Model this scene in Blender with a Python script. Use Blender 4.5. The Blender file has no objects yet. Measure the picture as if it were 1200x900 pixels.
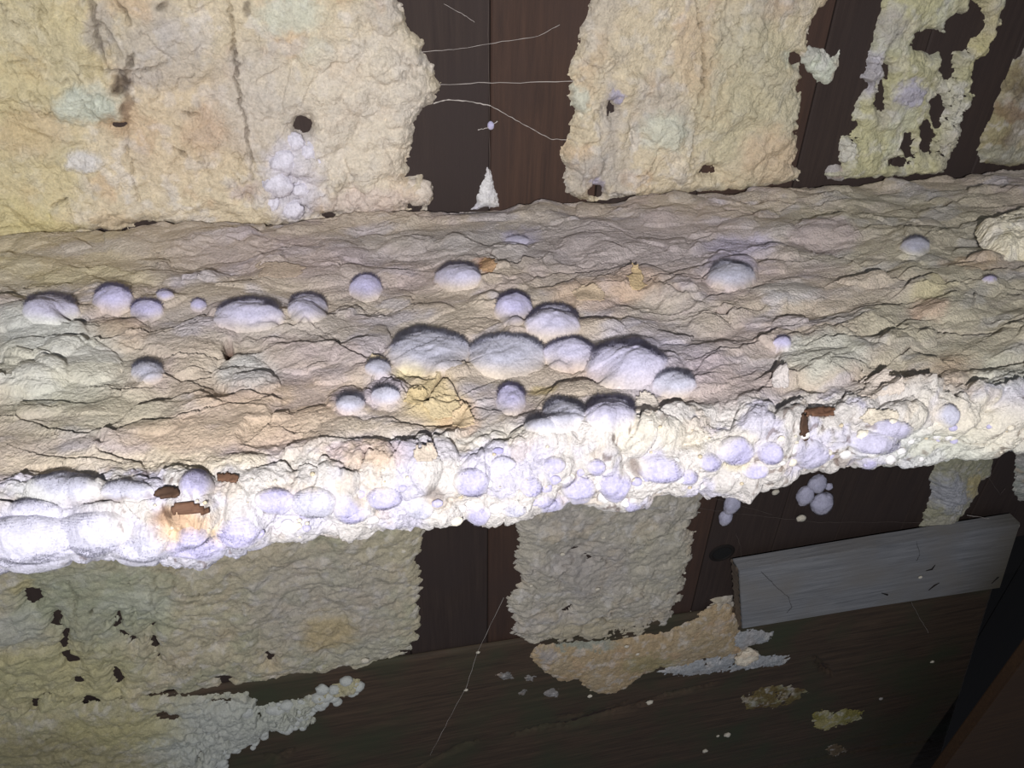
import bpy, bmesh, math, random
import numpy as np
from mathutils import Vector, Matrix
C = bpy.context.scene.collection
random.seed(7)

# ------------------------------------------------------------------ camera
F_PX = 900.0
CAM = np.array([-0.2148, -0.9577, 0.400])
def cam_frame(pitch, yaw, roll):
    p, y, r = map(math.radians, (pitch, yaw, roll))
    fw = np.array([math.sin(y)*math.cos(p), math.cos(y)*math.cos(p), -math.sin(p)])
    rt = np.array([math.cos(y), -math.sin(y), 0.0]); up = np.cross(rt, fw)
    return fw, rt*math.cos(r)+up*math.sin(r), up*math.cos(r)-rt*math.sin(r)
FW, RT, UP = cam_frame(35, 13, 1.5)
cd = bpy.data.cameras.new('camera'); cam = bpy.data.objects.new('camera', cd); C.objects.link(cam)
cd.sensor_width = 36; cd.lens = 36*F_PX/1200; cd.clip_start = 0.01
cam.matrix_world = Matrix(((RT[0], UP[0], -FW[0], CAM[0]), (RT[1], UP[1], -FW[1], CAM[1]),
                           (RT[2], UP[2], -FW[2], CAM[2]), (0, 0, 0, 1)))
bpy.context.scene.camera = cam

# ------------------------------------------------------------------ light and exposure
vs = bpy.context.scene.view_settings
vs.view_transform = 'Standard'; vs.look = 'None'; vs.exposure = 0.0; vs.gamma = 1.0; vs.use_curve_mapping = False
w = bpy.data.worlds.new('world'); bpy.context.scene.world = w; w.use_nodes = True
bg = w.node_tree.nodes['Background']; bg.inputs[0].default_value = (0.80, 0.86, 1.0, 1); bg.inputs[1].default_value = 0.12
ld = bpy.data.lights.new('torch', 'SPOT'); ld.energy = 68.0; ld.color = (1.0, 0.975, 0.975)
ld.shadow_soft_size = 0.008; ld.spot_size = math.radians(128); ld.spot_blend = 1.0
lo = bpy.data.objects.new('torch', ld); C.objects.link(lo)
L_POS = CAM + RT*(0.0) - UP*0.13 + FW*(-0.34)
L_AIM = CAM + (FW*900 + RT*(560-600) - UP*(380-450))
lo.location = L_POS
lo.rotation_euler = (Vector(L_AIM) - Vector(L_POS)).to_track_quat('-Z', 'Y').to_euler()

# ------------------------------------------------------------------ helpers
def srgb(c):
    c = np.array(c, float)/255.0
    return np.where(c <= 0.04045, c/12.92, ((c+0.055)/1.055)**2.4)
def ray(x, y):
    return FW*F_PX + RT*(x-600) - UP*(y-450)
def on_y(x, y, Y):
    d = ray(x, y); t = (Y-CAM[1])/d[1]; return CAM + d*t
def on_z(x, y, Z):
    d = ray(x, y); t = (Z-CAM[2])/d[2]; return CAM + d*t
def to_px(P):
    d = P - CAM; z = d@FW
    return 600+F_PX*(d@RT)/z, 450-F_PX*(d@UP)/z
def depth(P): return float((np.array(P)-CAM)@FW)

def _hash(ix, iy, seed):
    h = (ix.astype(np.int64)*374761393 + iy.astype(np.int64)*668265263 + seed*974634777) & 0xffffffff
    h = ((h ^ (h >> 13))*1274126177) & 0xffffffff
    h = ((h ^ (h >> 16))*2246822519) & 0xffffffff
    return h ^ (h >> 15)
def gnoise(x, y, seed=0):
    ix = np.floor(x); iy = np.floor(y); fx = x-ix; fy = y-iy
    ix = ix.astype(np.int64); iy = iy.astype(np.int64)
    u = fx*fx*fx*(fx*(fx*6-15)+10); v = fy*fy*fy*(fy*(fy*6-15)+10)
    def g(a, b):
        an = _hash(ix+a, iy+b, seed)*(2*math.pi/4294967296.0)
        return np.cos(an)*(fx-a)+np.sin(an)*(fy-b)
    return ((g(0, 0)*(1-u)+g(1, 0)*u)*(1-v)+(g(0, 1)*(1-u)+g(1, 1)*u)*v)*1.5
def fbm(x, y, seed=0, oct=4, gain=.5):
    a = 1.0; s = 0; t = 0
    for k in range(oct):
        s = s + a*gnoise(x*2**k, y*2**k, seed+k*17); t += a; a *= gain
    return s/t*1.4
def worley(x, y, seed=0):
    ix = np.floor(x).astype(np.int64); iy = np.floor(y).astype(np.int64)
    f1 = np.full(x.shape, 9.0); f2 = f1.copy(); idv = np.zeros(x.shape)
    for a in (-1, 0, 1):
        for b in (-1, 0, 1):
            h = _hash(ix+a, iy+b, seed)
            px = ix+a+(h & 0xffff)/65536.0; py = iy+b+((h >> 16) & 0xffff)/65536.0
            d = np.hypot(px-x, py-y)
            m = d < f1
            f2 = np.where(m, f1, np.minimum(f2, d)); idv = np.where(m, (h & 0xfff)/4096.0, idv); f1 = np.where(m, d, f1)
    return f1, f2, idv
def sstep(a, b, x):
    t = np.clip((x-a)/(b-a), 0, 1); return t*t*(3-2*t)
def poly_sdf(X, Y, P):
    P = np.array(P, float); n = len(P); d = np.full(X.shape, 1e9); ins = np.zeros(X.shape, bool)
    for i in range(n):
        x1, y1 = P[i]; x2, y2 = P[(i+1) % n]
        ex, ey = x2-x1, y2-y1; wx = X-x1; wy = Y-y1
        t = np.clip((wx*ex+wy*ey)/(ex*ex+ey*ey+1e-9), 0, 1)
        d = np.minimum(d, np.hypot(wx-ex*t, wy-ey*t))
        c = ((y1 > Y) != (y2 > Y)) & (X < (x2-x1)*(Y-y1)/((y2-y1)+1e-12)+x1)
        ins ^= c
    return np.where(ins, d, -d)
def line_dist(X, Y, P):
    """distance to a polyline in its pixels; signed side, >0 above it"""
    d = np.full(X.shape, 1e9); s = np.zeros(X.shape); tt = np.zeros(X.shape)
    n = len(P)-1
    for i in range(n):
        x1, y1 = P[i]; x2, y2 = P[i+1]
        ex, ey = x2-x1, y2-y1; L = math.hypot(ex, ey)+1e-9
        wx = X-x1; wy = Y-y1; t = np.clip((wx*ex+wy*ey)/(L*L), 0, 1)
        dd = np.hypot(wx-ex*t, wy-ey*t); m = dd < d
        d = np.where(m, dd, d); s = np.where(m, (wx*ey-wy*ex)/L, s); tt = np.where(m, (i+t)/n, tt)
    return d, s, tt

# ------------------------------------------------------------------ materials
def nt(name):
    m = bpy.data.materials.new(name); m.use_nodes = True
    t = m.node_tree; return m, t, t.nodes['Principled BSDF']
def mould_mat(name, bump, fine, rough=1.0, sss=0.0, sheen=0.0):
    m, t, b = nt(name); N = t.nodes; Lk = t.links
    at = N.new('ShaderNodeAttribute'); at.attribute_name = 'col'
    tc = N.new('ShaderNodeTexCoord')
    n1 = N.new('ShaderNodeTexNoise'); n1.inputs['Scale'].default_value = fine; n1.inputs['Detail'].default_value = 5; n1.inputs['Roughness'].default_value = .65
    n2 = N.new('ShaderNodeTexNoise'); n2.inputs['Scale'].default_value = fine*.22; n2.inputs['Detail'].default_value = 3
    Lk.new(tc.outputs['Object'], n1.inputs['Vector']); Lk.new(tc.outputs['Object'], n2.inputs['Vector'])
    r = N.new('ShaderNodeMapRange'); r.inputs[1].default_value = .25; r.inputs[2].default_value = .75; r.inputs[3].default_value = .76; r.inputs[4].default_value = 1.18
    Lk.new(n1.outputs['Fac'], r.inputs[0])
    r2 = N.new('ShaderNodeMapRange'); r2.inputs[1].default_value = .3; r2.inputs[2].default_value = .7; r2.inputs[3].default_value = .92; r2.inputs[4].default_value = 1.07
    Lk.new(n2.outputs['Fac'], r2.inputs[0])
    mu = N.new('ShaderNodeMath'); mu.operation = 'MULTIPLY'; Lk.new(r.outputs[0], mu.inputs[0]); Lk.new(r2.outputs[0], mu.inputs[1])
    vm = N.new('ShaderNodeVectorMath'); vm.operation = 'SCALE'; Lk.new(at.outputs['Color'], vm.inputs[0]); Lk.new(mu.outputs[0], vm.inputs['Scale'])
    Lk.new(vm.outputs[0], b.inputs['Base Color'])
    bp = N.new('ShaderNodeBump'); bp.inputs['Strength'].default_value = bump; bp.inputs['Distance'].default_value = .0032
    Lk.new(n1.outputs['Fac'], bp.inputs['Height']); Lk.new(bp.outputs[0], b.inputs['Normal'])
    b.inputs['Roughness'].default_value = rough; b.inputs['Specular IOR Level'].default_value = .15
    b.inputs['Sheen Weight'].default_value = sheen
    b.inputs['Subsurface Weight'].default_value = sss; b.inputs['Subsurface Scale'].default_value = .004
    return m
M_CRUST = mould_mat('mould_crust', .9, 380)
M_PUFF = mould_mat('mould_wool', .35, 420, sheen=.15)
m, t, b = nt('mould_fuzz'); a_ = t.nodes.new('ShaderNodeAttribute'); a_.attribute_name = 'col'
t.links.new(a_.outputs['Color'], b.inputs['Base Color']); b.inputs['Roughness'].default_value = 1; b.inputs['Specular IOR Level'].default_value = .05
tl = t.nodes.new('ShaderNodeBsdfTranslucent'); t.links.new(a_.outputs['Color'], tl.inputs[0]); ms = t.nodes.new('ShaderNodeMixShader'); ms.inputs[0].default_value = .45
t.links.new(b.outputs[0], ms.inputs[1]); t.links.new(tl.outputs[0], ms.inputs[2]); t.links.new(ms.outputs[0], t.nodes['Material Output'].inputs['Surface'])
M_FUZZ = m
def wood_mat(name, c1, c2, c3, axis='Z', rough=.75, scale=1.0, green=0.0, bump=.4):
    m, t, b = nt(name); N = t.nodes; Lk = t.links
    tc = N.new('ShaderNodeTexCoord'); oi = N.new('ShaderNodeObjectInfo')
    ad = N.new('ShaderNodeVectorMath'); ad.operation = 'ADD'; sc = N.new('ShaderNodeVectorMath'); sc.operation = 'SCALE'
    sc.inputs[0].default_value = (3.1, 5.7, 9.3); Lk.new(oi.outputs['Random'], sc.inputs['Scale'])
    Lk.new(tc.outputs['Object'], ad.inputs[0]); Lk.new(sc.outputs[0], ad.inputs[1])
    mp = N.new('ShaderNodeMapping'); k = {'Z': (60, 60, 3), 'X': (3, 60, 60)}[axis]
    mp.inputs['Scale'].default_value = [v*scale for v in k]; Lk.new(ad.outputs[0], mp.inputs[0])
    n1 = N.new('ShaderNodeTexNoise'); n1.inputs['Scale'].default_value = 2.2; n1.inputs['Detail'].default_value = 8; n1.inputs['Roughness'].default_value = .7; n1.inputs['Distortion'].default_value = .5
    Lk.new(mp.outputs[0], n1.inputs['Vector'])
    n2 = N.new('ShaderNodeTexNoise'); n2.inputs['Scale'].default_value = 7; n2.inputs['Detail'].default_value = 6
    Lk.new(ad.outputs[0], n2.inputs['Vector'])
    cr = N.new('ShaderNodeValToRGB'); e = cr.color_ramp.elements
    e[0].position = .3; e[0].color = (*srgb(c1), 1); e[1].position = .72; e[1].color = (*srgb(c2), 1)
    Lk.new(n1.outputs['Fac'], cr.inputs[0])
    mx = N.new('ShaderNodeMix'); mx.data_type = 'RGBA'; mx.inputs[7].default_value = (*srgb(c3), 1)
    cr2 = N.new('ShaderNodeValToRGB'); cr2.color_ramp.elements[0].position = .45; cr2.color_ramp.elements[1].position = .68
    Lk.new(n2.outputs['Fac'], cr2.inputs[0]); Lk.new(cr2.outputs[0], mx.inputs[0]); Lk.new(cr.outputs[0], mx.inputs[6])
    Lk.new(mx.outputs[2], b.inputs['Base Color'])
    bp = N.new('ShaderNodeBump'); bp.inputs['Strength'].default_value = bump; bp.inputs['Distance'].default_value = .0015
    Lk.new(n1.outputs['Fac'], bp.inputs['Height']); Lk.new(bp.outputs[0], b.inputs['Normal'])
    b.inputs['Roughness'].default_value = rough; b.inputs['Specular IOR Level'].default_value = .25
    return m
M_PLANK = wood_mat('dark_plank', (50, 41, 39), (66, 55, 50), (57, 48, 46), 'Z')
M_PLANK_RED = wood_mat('red_brown_plank', (58, 45, 40), (80, 60, 50), (66, 52, 47), 'Z')
M_BEAM = wood_mat('old_beam', (56, 47, 41), (94, 78, 64), (66, 68, 52), 'X')
M_LEDGE = wood_mat('ledge_wood', (62, 46, 38), (92, 68, 52), (72, 56, 48), 'X')
M_CHIP = wood_mat('bare_wood', (78, 54, 42), (134, 100, 78), (100, 76, 62), 'X', scale=2.5)
M_BATTEN = wood_mat('grey_batten', (108, 110, 114), (152, 153, 156), (130, 127, 124), 'X', scale=1.3, bump=.7)
def _stain(m):
    t = m.node_tree; b = t.nodes['Principled BSDF']; src = b.inputs['Base Color'].links[0].from_socket
    tc = t.nodes.new('ShaderNodeTexCoord'); sx = t.nodes.new('ShaderNodeSeparateXYZ'); t.links.new(tc.outputs['Object'], sx.inputs[0])
    mr = t.nodes.new('ShaderNodeMapRange'); mr.inputs[1].default_value = on_y(1120, 665, -.045)[0]; mr.inputs[2].default_value = on_y(1190, 650, -.045)[0]; mr.inputs[4].default_value = .8
    t.links.new(sx.outputs[0], mr.inputs[0]); mx = t.nodes.new('ShaderNodeMix'); mx.data_type = 'RGBA'; mx.inputs[7].default_value = (*srgb((92, 84, 66)), 1)
    t.links.new(mr.outputs[0], mx.inputs[0]); t.links.new(src, mx.inputs[6]); t.links.new(mx.outputs[2], b.inputs['Base Color'])
_stain(M_BATTEN)
M_BATTEN_END = wood_mat('batten_end', (104, 92, 82), (138, 124, 110), (116, 104, 92), 'Z')
M_BRACE = wood_mat('brown_brace', (58, 42, 30), (84, 62, 42), (68, 50, 36), 'X')
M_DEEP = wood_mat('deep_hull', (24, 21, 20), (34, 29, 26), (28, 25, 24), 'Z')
m, t, b = nt('web_silk'); b.inputs['Base Color'].default_value = (*srgb((190, 182, 176)), 1); b.inputs['Roughness'].default_value = .8; M_WEB = m
m, t, b = nt('web_silk_dark'); b.inputs['Base Color'].default_value = (*srgb((105, 94, 88)), 1); b.inputs['Roughness'].default_value = .8; M_WEBD = m

def tube(name, pts, rad, mat, sides=5):
    pts = np.array(pts); n = len(pts); V = []
    for i in range(n):
        t = pts[min(i+1, n-1)]-pts[max(i-1, 0)]; t = t/np.linalg.norm(t); u = np.cross(t, [0, 1, 0.01]); u /= np.linalg.norm(u); v = np.cross(t, u)
        for k in range(sides): V.append(pts[i]+rad[i]*(u*math.cos(2*math.pi*k/sides)+v*math.sin(2*math.pi*k/sides)))
    Q = [(i*sides+k, i*sides+(k+1) % sides, (i+1)*sides+(k+1) % sides, (i+1)*sides+k) for i in range(n-1) for k in range(sides)]
    return link(name, mesh_arrays(name, np.array(V), np.array(Q)), mat)
# ------------------------------------------------------------------ object helpers
def link(name, me, mat, parent=None, smooth=True):
    if mat is not None and not me.materials: me.materials.append(mat)
    o = bpy.data.objects.new(name, me); C.objects.link(o)
    if parent is not None: o.parent = parent
    if smooth: me.polygons.foreach_set('use_smooth', np.ones(len(me.polygons), bool))
    return o
def tag(o, label=None, cat=None, group=None, kind=None):
    if label: o['label'] = label
    if cat: o['category'] = cat
    if group: o['group'] = group
    if kind: o['kind'] = kind
    return o
def empty(name, loc, label=None, cat=None, group=None, kind=None):
    o = bpy.data.objects.new(name, None); C.objects.link(o); o.location = loc; o.empty_display_size = .02
    return tag(o, label, cat, group, kind)
def mesh_arrays(name, V, Q, col=None, tri=False):
    me = bpy.data.meshes.new(name); k = 3 if tri else 4
    me.vertices.add(len(V)); me.vertices.foreach_set('co', np.ascontiguousarray(V, np.float32).ravel())
    n = len(Q); me.loops.add(n*k); me.loops.foreach_set('vertex_index', np.ascontiguousarray(Q, np.int32).ravel())
    me.polygons.add(n); me.polygons.foreach_set('loop_start', np.arange(0, n*k, k, dtype=np.int32))
    me.polygons.foreach_set('loop_total', np.full(n, k, np.int32))
    me.update(calc_edges=True)
    if col is not None:
        at = me.color_attributes.new('col', 'FLOAT_COLOR', 'POINT')
        c4 = np.ones((len(V), 4), np.float32); c4[:, :3] = col; at.data.foreach_set('color', c4.ravel())
    return me
def grid_quads(nr, nc):
    i = np.arange(nr-1)[:, None]*nc+np.arange(nc-1)[None, :]
    return np.stack([i, i+1, i+nc+1, i+nc], -1).reshape(-1, 4)
def compact(V, Q, col):
    used = np.zeros(len(V), bool); used[Q.ravel()] = True
    idx = np.cumsum(used)-1
    return V[used], idx[Q], col[used]
def box_mesh(name, x0, x1, y0, y1, z0, z1, bev=.002, jit=0.0, rnd=None):
    bm = bmesh.new(); bmesh.ops.create_cube(bm, size=1)
    for v in bm.verts:
        v.co = Vector(((x0+x1)/2+v.co.x*(x1-x0), (y0+y1)/2+v.co.y*(y1-y0), (z0+z1)/2+v.co.z*(z1-z0)))
    if bev: bmesh.ops.bevel(bm, geom=bm.edges[:], offset=bev, segments=1, affect='EDGES')
    me = bpy.data.meshes.new(name); bm.to_mesh(me); bm.free(); return me
def prism_mesh(name, pts, yf, yb, bev=.0015):
    """prism standing on the wall: outline points (world) on plane yf, swept back to yb"""
    bm = bmesh.new(); a = [bm.verts.new((p[0], yf, p[2])) for p in pts]; c = [bm.verts.new((p[0], yb, p[2])) for p in pts]
    n = len(a); bm.faces.new(a); bm.faces.new(c[::-1])
    for i in range(n): bm.faces.new((a[i], c[i], c[(i+1) % n], a[(i+1) % n]))
    bmesh.ops.recalc_face_normals(bm, faces=bm.faces[:])
    if bev: bmesh.ops.bevel(bm, geom=bm.edges[:], offset=bev, segments=2, affect='EDGES')
    me = bpy.data.meshes.new(name); bm.to_mesh(me); bm.free(); return me

# =================================================================== STRUCTURE
wall = empty('wall_back', (0, 0, 0), 'tall wall of dark upright planks, mostly hidden under cream mould', kind='structure')
# upright plank seams, from where they meet the ledge
seam_px = [(-420, 310), (-270, 300), (-130, 297), (5, 290), (152, 278), (298, 268), (438, 258), (574, 246), (698, 236), (818, 226), (930, 217), (1040, 208), (1140, 200), (1245, 192), (1350, 184), (1460, 176), (1570, 168)]
xs = [on_y(a, b_, 0)[0] for a, b_ in seam_px]
X_CUT = on_y(1178, 640, 0)[0]; Z_CUT = on_y(1200, 628, 0)[2]
for i in range(len(xs)-1):
    g = .0006; x0, x1 = xs[i]+g, xs[i+1]-g
    dy = random.uniform(0, .0025)
    zb = -1.75
    mat = M_PLANK_RED if i in (7, 9) else M_PLANK
    if x0 < X_CUT < x1:
        o = link('plank', box_mesh('plank', x0, X_CUT, dy, .03, zb, .62), mat, wall, False)
        x0 = X_CUT+.001; zb = Z_CUT
    elif x0 >= X_CUT: zb = Z_CUT
    link('plank', box_mesh('plank', x0, x1, dy, .03, zb, .62), mat, wall, False)
hull = empty('wall_recess', (0, 0, 0), 'deep dark hull planks far behind the black gap at lower right', kind='structure')
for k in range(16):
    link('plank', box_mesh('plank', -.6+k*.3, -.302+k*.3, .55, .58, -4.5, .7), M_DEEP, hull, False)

# =================================================================== lower beam (weathered, with splits)
YB = -.010
def wood_face(name, poly_world_x, ztop_px, splits):
    pass
bx0 = on_y(-260, 760, YB)[0]; bx1 = on_y(1168, 690, YB)[0]
ptop = on_y(430, 779, YB); ptop2 = on_y(600, 753, YB); ZB = ptop[2]; KB = (ptop2[2]-ptop[2])/(ptop2[0]-ptop[0]); print('lower beam top z', ZB, [to_px(np.array([on_y(a, 760, YB)[0], YB, ZB])) for a in (430, 650, 860)])
bottom_pt = on_y(1068, 1000, YB)
nr, nc = 300, 560
zz = np.linspace(ZB, bottom_pt[2]-.02, nr)[:, None]
xr_top = on_y(1168, 690, YB); sl = (bottom_pt[0]-xr_top[0])/(bottom_pt[2]-xr_top[2])
xr = xr_top[0]+(zz-xr_top[2])*sl
uu = np.linspace(0, 1, nc)[None, :]
X = bx0+(xr-bx0)*uu; Z = zz+KB*(X-ptop[0])*(zz-zz[-1])/(zz[0]-zz[-1])
P = np.stack([X, np.full_like(X, YB), Z], -1).reshape(-1, 3); px, py = to_px(P); px = px.reshape(X.shape); py = py.reshape(X.shape)
hgt = .0012*fbm(X*8, Z*40, 3, 5)+.0006*fbm(X*20, Z*200, 8, 3)
for ln, wd, dp in [([(600, 861), (640, 851), (665, 850), (705, 838), (745, 828), (780, 815), (840, 800)], 3.0, .012), ([(480, 905), (540, 875), (560, 868)], 2.2, .008),
                   ([(655, 840), (700, 835), (735, 822)], 1.3, .006), ([(955, 770), (965, 782), (975, 790)], 4, .012), ([(310, 885), (325, 890), (345, 878)], 5, .01), ([(880, 905), (1000, 880), (1090, 868)], 1.6, .004)]:
    d, s, tt = line_dist(px+3*fbm(X*60, Z*60, 4, 3), py+2*fbm(X*80, Z*80, 5, 3), ln)
    hgt -= dp*np.exp(-(d/(wd*np.sin(np.pi*np.clip(tt, .06, .94))+.3))**2)
edge = np.minimum(np.minimum((ZB-zz)+0*X, (xr-X)), .012)/.012; hgt -= .004*(1-edge)**2
V = P.copy(); V[:, 1] -= hgt.ravel()
# close the board: back row of points behind each border
Q = grid_quads(nr, nc)[:, ::-1]
n0 = len(V); top = np.arange(nc); right = (np.arange(nr)*nc+nc-1)
border = np.concatenate([top, right[1:]]); Vb = V[border].copy(); Vb[:, 1] = -.0015
V2 = np.concatenate([V, Vb]); m_ = len(border)
Qs = np.stack([border[:-1], border[1:], n0+np.arange(1, m_), n0+np.arange(m_-1)], -1)
lb = link('lower_beam', mesh_arrays('lower_beam', V2, np.concatenate([Q, Qs])), M_BEAM)
tag(lb, 'weathered dark grey-brown horizontal timber across the bottom, split along its grain', 'timber')

# =================================================================== grey batten
def pts_on(pl, Y): return [on_y(a, b_, Y) for a, b_ in pl]
bat = empty('batten', on_y(1020, 675, -.04), 'pale grey sawn wooden batten fixed over the planks and the lower timber', 'batten')
fp = pts_on([(866, 668), (1030, 640), (1196, 613), (1172, 689), (1020, 712), (870, 737)], -.045)
me = prism_mesh('batten_body', fp, -.045, YB-.004, .0012); me.materials.append(M_BATTEN)
bo = link('board', me, M_BATTEN, None, False)
bo.parent = bat; bo.matrix_parent_inverse = Matrix.Translation(bat.location).inverted()
ep = pts_on([(866, 669), (874, 704), (870, 736)], -.0455)
# rough sawn end: a thin splintered layer over the left end
V = []; nz = 26
A = np.array(fp[0]); Bp = np.array(fp[5])
for i in range(nz):
    for j in range(9):
        p = A+(Bp-A)*(i/(nz-1)); q = j/8
        V.append((p[0]-.0022+.0016*math.sin(i*2.3+j*1.1)+random.uniform(-.0008, .0008), -.0452+(YB-.004+.0452)*q, p[2]))
e_ = link('rough_end', mesh_arrays('rough_end', np.array(V), grid_quads(nz, 9)), M_BATTEN_END, None)
e_.parent = bat; e_.matrix_parent_inverse = Matrix.Translation(bat.location).inverted(); e_['label'] = 'brownish broken left end grain'
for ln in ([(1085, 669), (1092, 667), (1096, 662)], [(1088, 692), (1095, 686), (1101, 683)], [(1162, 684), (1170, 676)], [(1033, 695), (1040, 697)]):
    # short dark gouges: no slots are cut, near-black tubes stand in for their shade
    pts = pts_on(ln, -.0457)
    g_ = tube('gouge_shade', pts, [.0006+.0016*(q == 1) for q in range(len(pts))], M_DEEP); g_.parent = bat; g_.matrix_parent_inverse = Matrix.Translation(bat.location).inverted()
# brown timber at the lower right corner, nearer than the planks
br = link('brace_timber', prism_mesh('brace_timber', pts_on([(1225, 738), (1104, 902), (1035, 1000), (1240, 1010), (1400, 800), (1330, 700)], -.22), -.22, -.195, .003), M_BRACE, None, False)
tag(br, 'brown slanting timber edge in the lower right corner beyond the black gap', 'timber')

# =================================================================== colours of the mould
CREAM = srgb((224, 210, 182)); BEIGE = srgb((200, 186, 170)); GREY = srgb((186, 180, 177)); PEACH = srgb((214, 180, 146))
YEL = srgb((216, 204, 152)); LAV = srgb((190, 186, 217)); WHITE = srgb((232, 230, 230)); GRN = srgb((184, 186, 158)); BRN = srgb((92, 66, 52)); MINT = srgb((218, 222, 206)); DARK = srgb((66, 54, 50))
MAUVE = srgb((194, 178, 180)); CHALK = srgb((232, 225, 208))
def paint(px, py, base, blobs, a, b_, seed):
    col = np.empty(px.shape+(3,)); col[:] = base
    wx = px+14*fbm(a*30, b_*30, seed+90, 4); wy = py+10*fbm(a*30, b_*30, seed+91, 4)
    for bl in blobs:
        cx, cy, rx, ry, c, k = bl[:6]
        r = np.hypot((wx-cx)/rx, (wy-cy)/ry)
        m_ = (k*sstep(1.15, .55, r))[..., None]
        col = col*(1-m_)+c*m_
    return col

# =================================================================== LEDGE
seam_l = [(-500, 330), (-200, 306), (0, 291), (60, 283), (110, 282), (200, 272), (300, 264), (400, 256), (500, 248), (600, 244), (660, 238), (800, 226), (900, 216), (1000, 209), (1100, 203), (1200, 193), (1400, 176), (1800, 144)]
front_l = [(-500, 656), (-200, 626), (0, 606), (200, 588), (400, 566), (600, 542), (800, 518), (1000, 494), (1200, 470), (1400, 446), (1800, 398)]
bot_l = [(-500, 728), (-200, 694), (0, 676), (50, 664), (100, 660), (160, 664), (230, 656), (290, 641), (360, 637), (440, 628), (520, 620), (600, 610), (640, 601), (700, 597), (760, 592), (820, 581), (880, 569), (950, 560), (1010, 551), (1080, 546), (1140, 539), (1200, 531), (1400, 506), (1800, 458)]
def interp(pl, x): a = np.array(pl, float); return np.interp(x, a[:, 0], a[:, 1])
Z0 = 0.010
nc = 1040; nt_ = 470; nf = 120
PX = np.concatenate([np.linspace(-430, -100, 60), np.linspace(-98.5, 1300, 960), np.linspace(1302, 1720, 100)]); nc = len(PX)
back = np.array([on_y(x, interp(seam_l, x), -.001) for x in PX])
frnt = np.array([on_z(x, interp(front_l, x), Z0) for x in PX])
bott = np.array([on_y(x, interp(bot_l, x)-3, frnt[i][1]) for i, x in enumerate(PX)])
back[:, 2] = Z0
print('ledge front y', frnt[:, 1].min(), frnt[:, 1].max(), 'bottom z', bott[:, 2].min(), bott[:, 2].max())
R = .020
rows = []; nrm = []; S = []
dirv = frnt-back; Ln = np.linalg.norm(dirv[:, :2], axis=1); dirn = dirv/Ln[:, None]
out = np.array([0, -1.0, 0])
for k in range(nt_):
    t_ = (k/(nt_-1))**.88
    rows.append(back+dirn*((Ln-R)*t_)[:, None]); nrm.append(np.tile([0, 0, 1.0], (nc, 1))); S.append((Ln-R)*t_)
zb = bott[:, 2]
Hf = (Z0-R)-(zb+R*.8)
for k in range(1, nf+1):
    q = k/nf
    if q < .25:
        a = q/.25*math.pi/2
        p = back+dirn*(Ln-R+R*math.sin(a))[:, None]; p[:, 2] = Z0-R+R*math.cos(a); n_ = np.array([0, -math.sin(a), math.cos(a)])
        s_ = Ln-R+R*a
    elif q < .72:
        q2 = (q-.25)/.47; p = frnt.copy(); p[:, 2] = Z0-R-Hf*q2; n_ = out; s_ = Ln-R+R*1.57+Hf*q2
    elif q < .88:
        a = (q-.72)/.16*math.pi/2; r2 = R*.8
        p = frnt.copy(); p[:, 1] += r2*(1-math.cos(a)); p[:, 2] = zb+r2-r2*math.sin(a); n_ = np.array([0, -math.cos(a), -math.sin(a)])
        s_ = Ln-R+R*1.57+Hf+r2*a
    else:
        q2 = (q-.88)/.12; p = frnt.copy(); p[:, 1] += R*.8+.07*q2; p[:, 2] = zb; n_ = np.array([0, 0, -1.0]); s_ = Ln-R+R*1.57+Hf+R*1.26+.07*q2
    rows.append(p); nrm.append(np.tile(n_, (nc, 1))); S.append(s_)
P = np.array(rows); Nn = np.array(nrm); S = np.array(S); X = P[..., 0]
px, py = to_px(P.reshape(-1, 3)); px = px.reshape(X.shape); py = py.reshape(X.shape)
isl = np.zeros(X.shape); isl[nt_-14:] = 1; isl[nt_-40:nt_-14] = np.linspace(0, 1, 26)[:, None]   # 1 on the lip
Y = S
w1 = fbm(X*5, Y*6, 11, 3); w2 = fbm(X*9, Y*9, 12, 3)
h = .009*fbm(X*8+.4*w1, Y*12, 13, 2)
def terraces(fx, fy, seed, amp, drop=.10):
    tt = -(Y*fy)+1.5*fbm(X*fx, Y*fy*.45, seed, 4)+.25*fbm(X*fx*7, Y*fy*3, seed+2, 3)
    fr = tt-np.floor(tt); sid = np.floor(tt)
    saw = np.where(fr < 1-drop, (fr/(1-drop))**1.6, (1-fr)/drop)
    mask = sstep(-.12, .38, gnoise(X*fx*1.4+sid*7.3, Y*fy*.5+sid*3.1, seed+5))
    return amp*saw*mask, fr, mask
ta, fa, ma = terraces(4.5, 15, 21, .0050, .17); tb, fb, mb = terraces(8, 27, 31, .0024, .2)
h += ta*(1-.7*isl)+tb*(1-.5*isl)
f1, f2, wid = worley(X*26+.6*w2, Y*34+.6*w1, 5); h += .0056*np.clip(1-(f1*1.2)**2, 0, 1)*sstep(.35, .8, wid)
f1, f2, wid2 = worley(X*70+.8*w1, Y*85+.8*w2, 6); h += .0016*np.clip(1-f1*1.3, 0, 1)**.7*(.3+.7*isl)*(.3+wid2)
h += .0008*fbm(X*50, Y*60, 41, 4, .5)
h += .00055*fbm(X*210, Y*230, 43, 3, .7)
# lip is crowded with lumps
f1, f2, wid3 = worley(X*36+.7*w2, Y*36+.7*w1, 7); h += isl*(.0095*np.sqrt(np.clip(1-(f1*1.3)**2, 0, 1))*(.35+wid3)-.004)
f1, f2, wid4 = worley(X*95, Y*95, 8); h += isl*.0028*np.sqrt(np.clip(1-(f1*1.4)**2, 0, 1))*wid4
h += isl*(.006*fbm(X*14, Y*14, 9, 4)+.0018*fbm(X*120, Y*120, 10, 3, .7))
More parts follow.
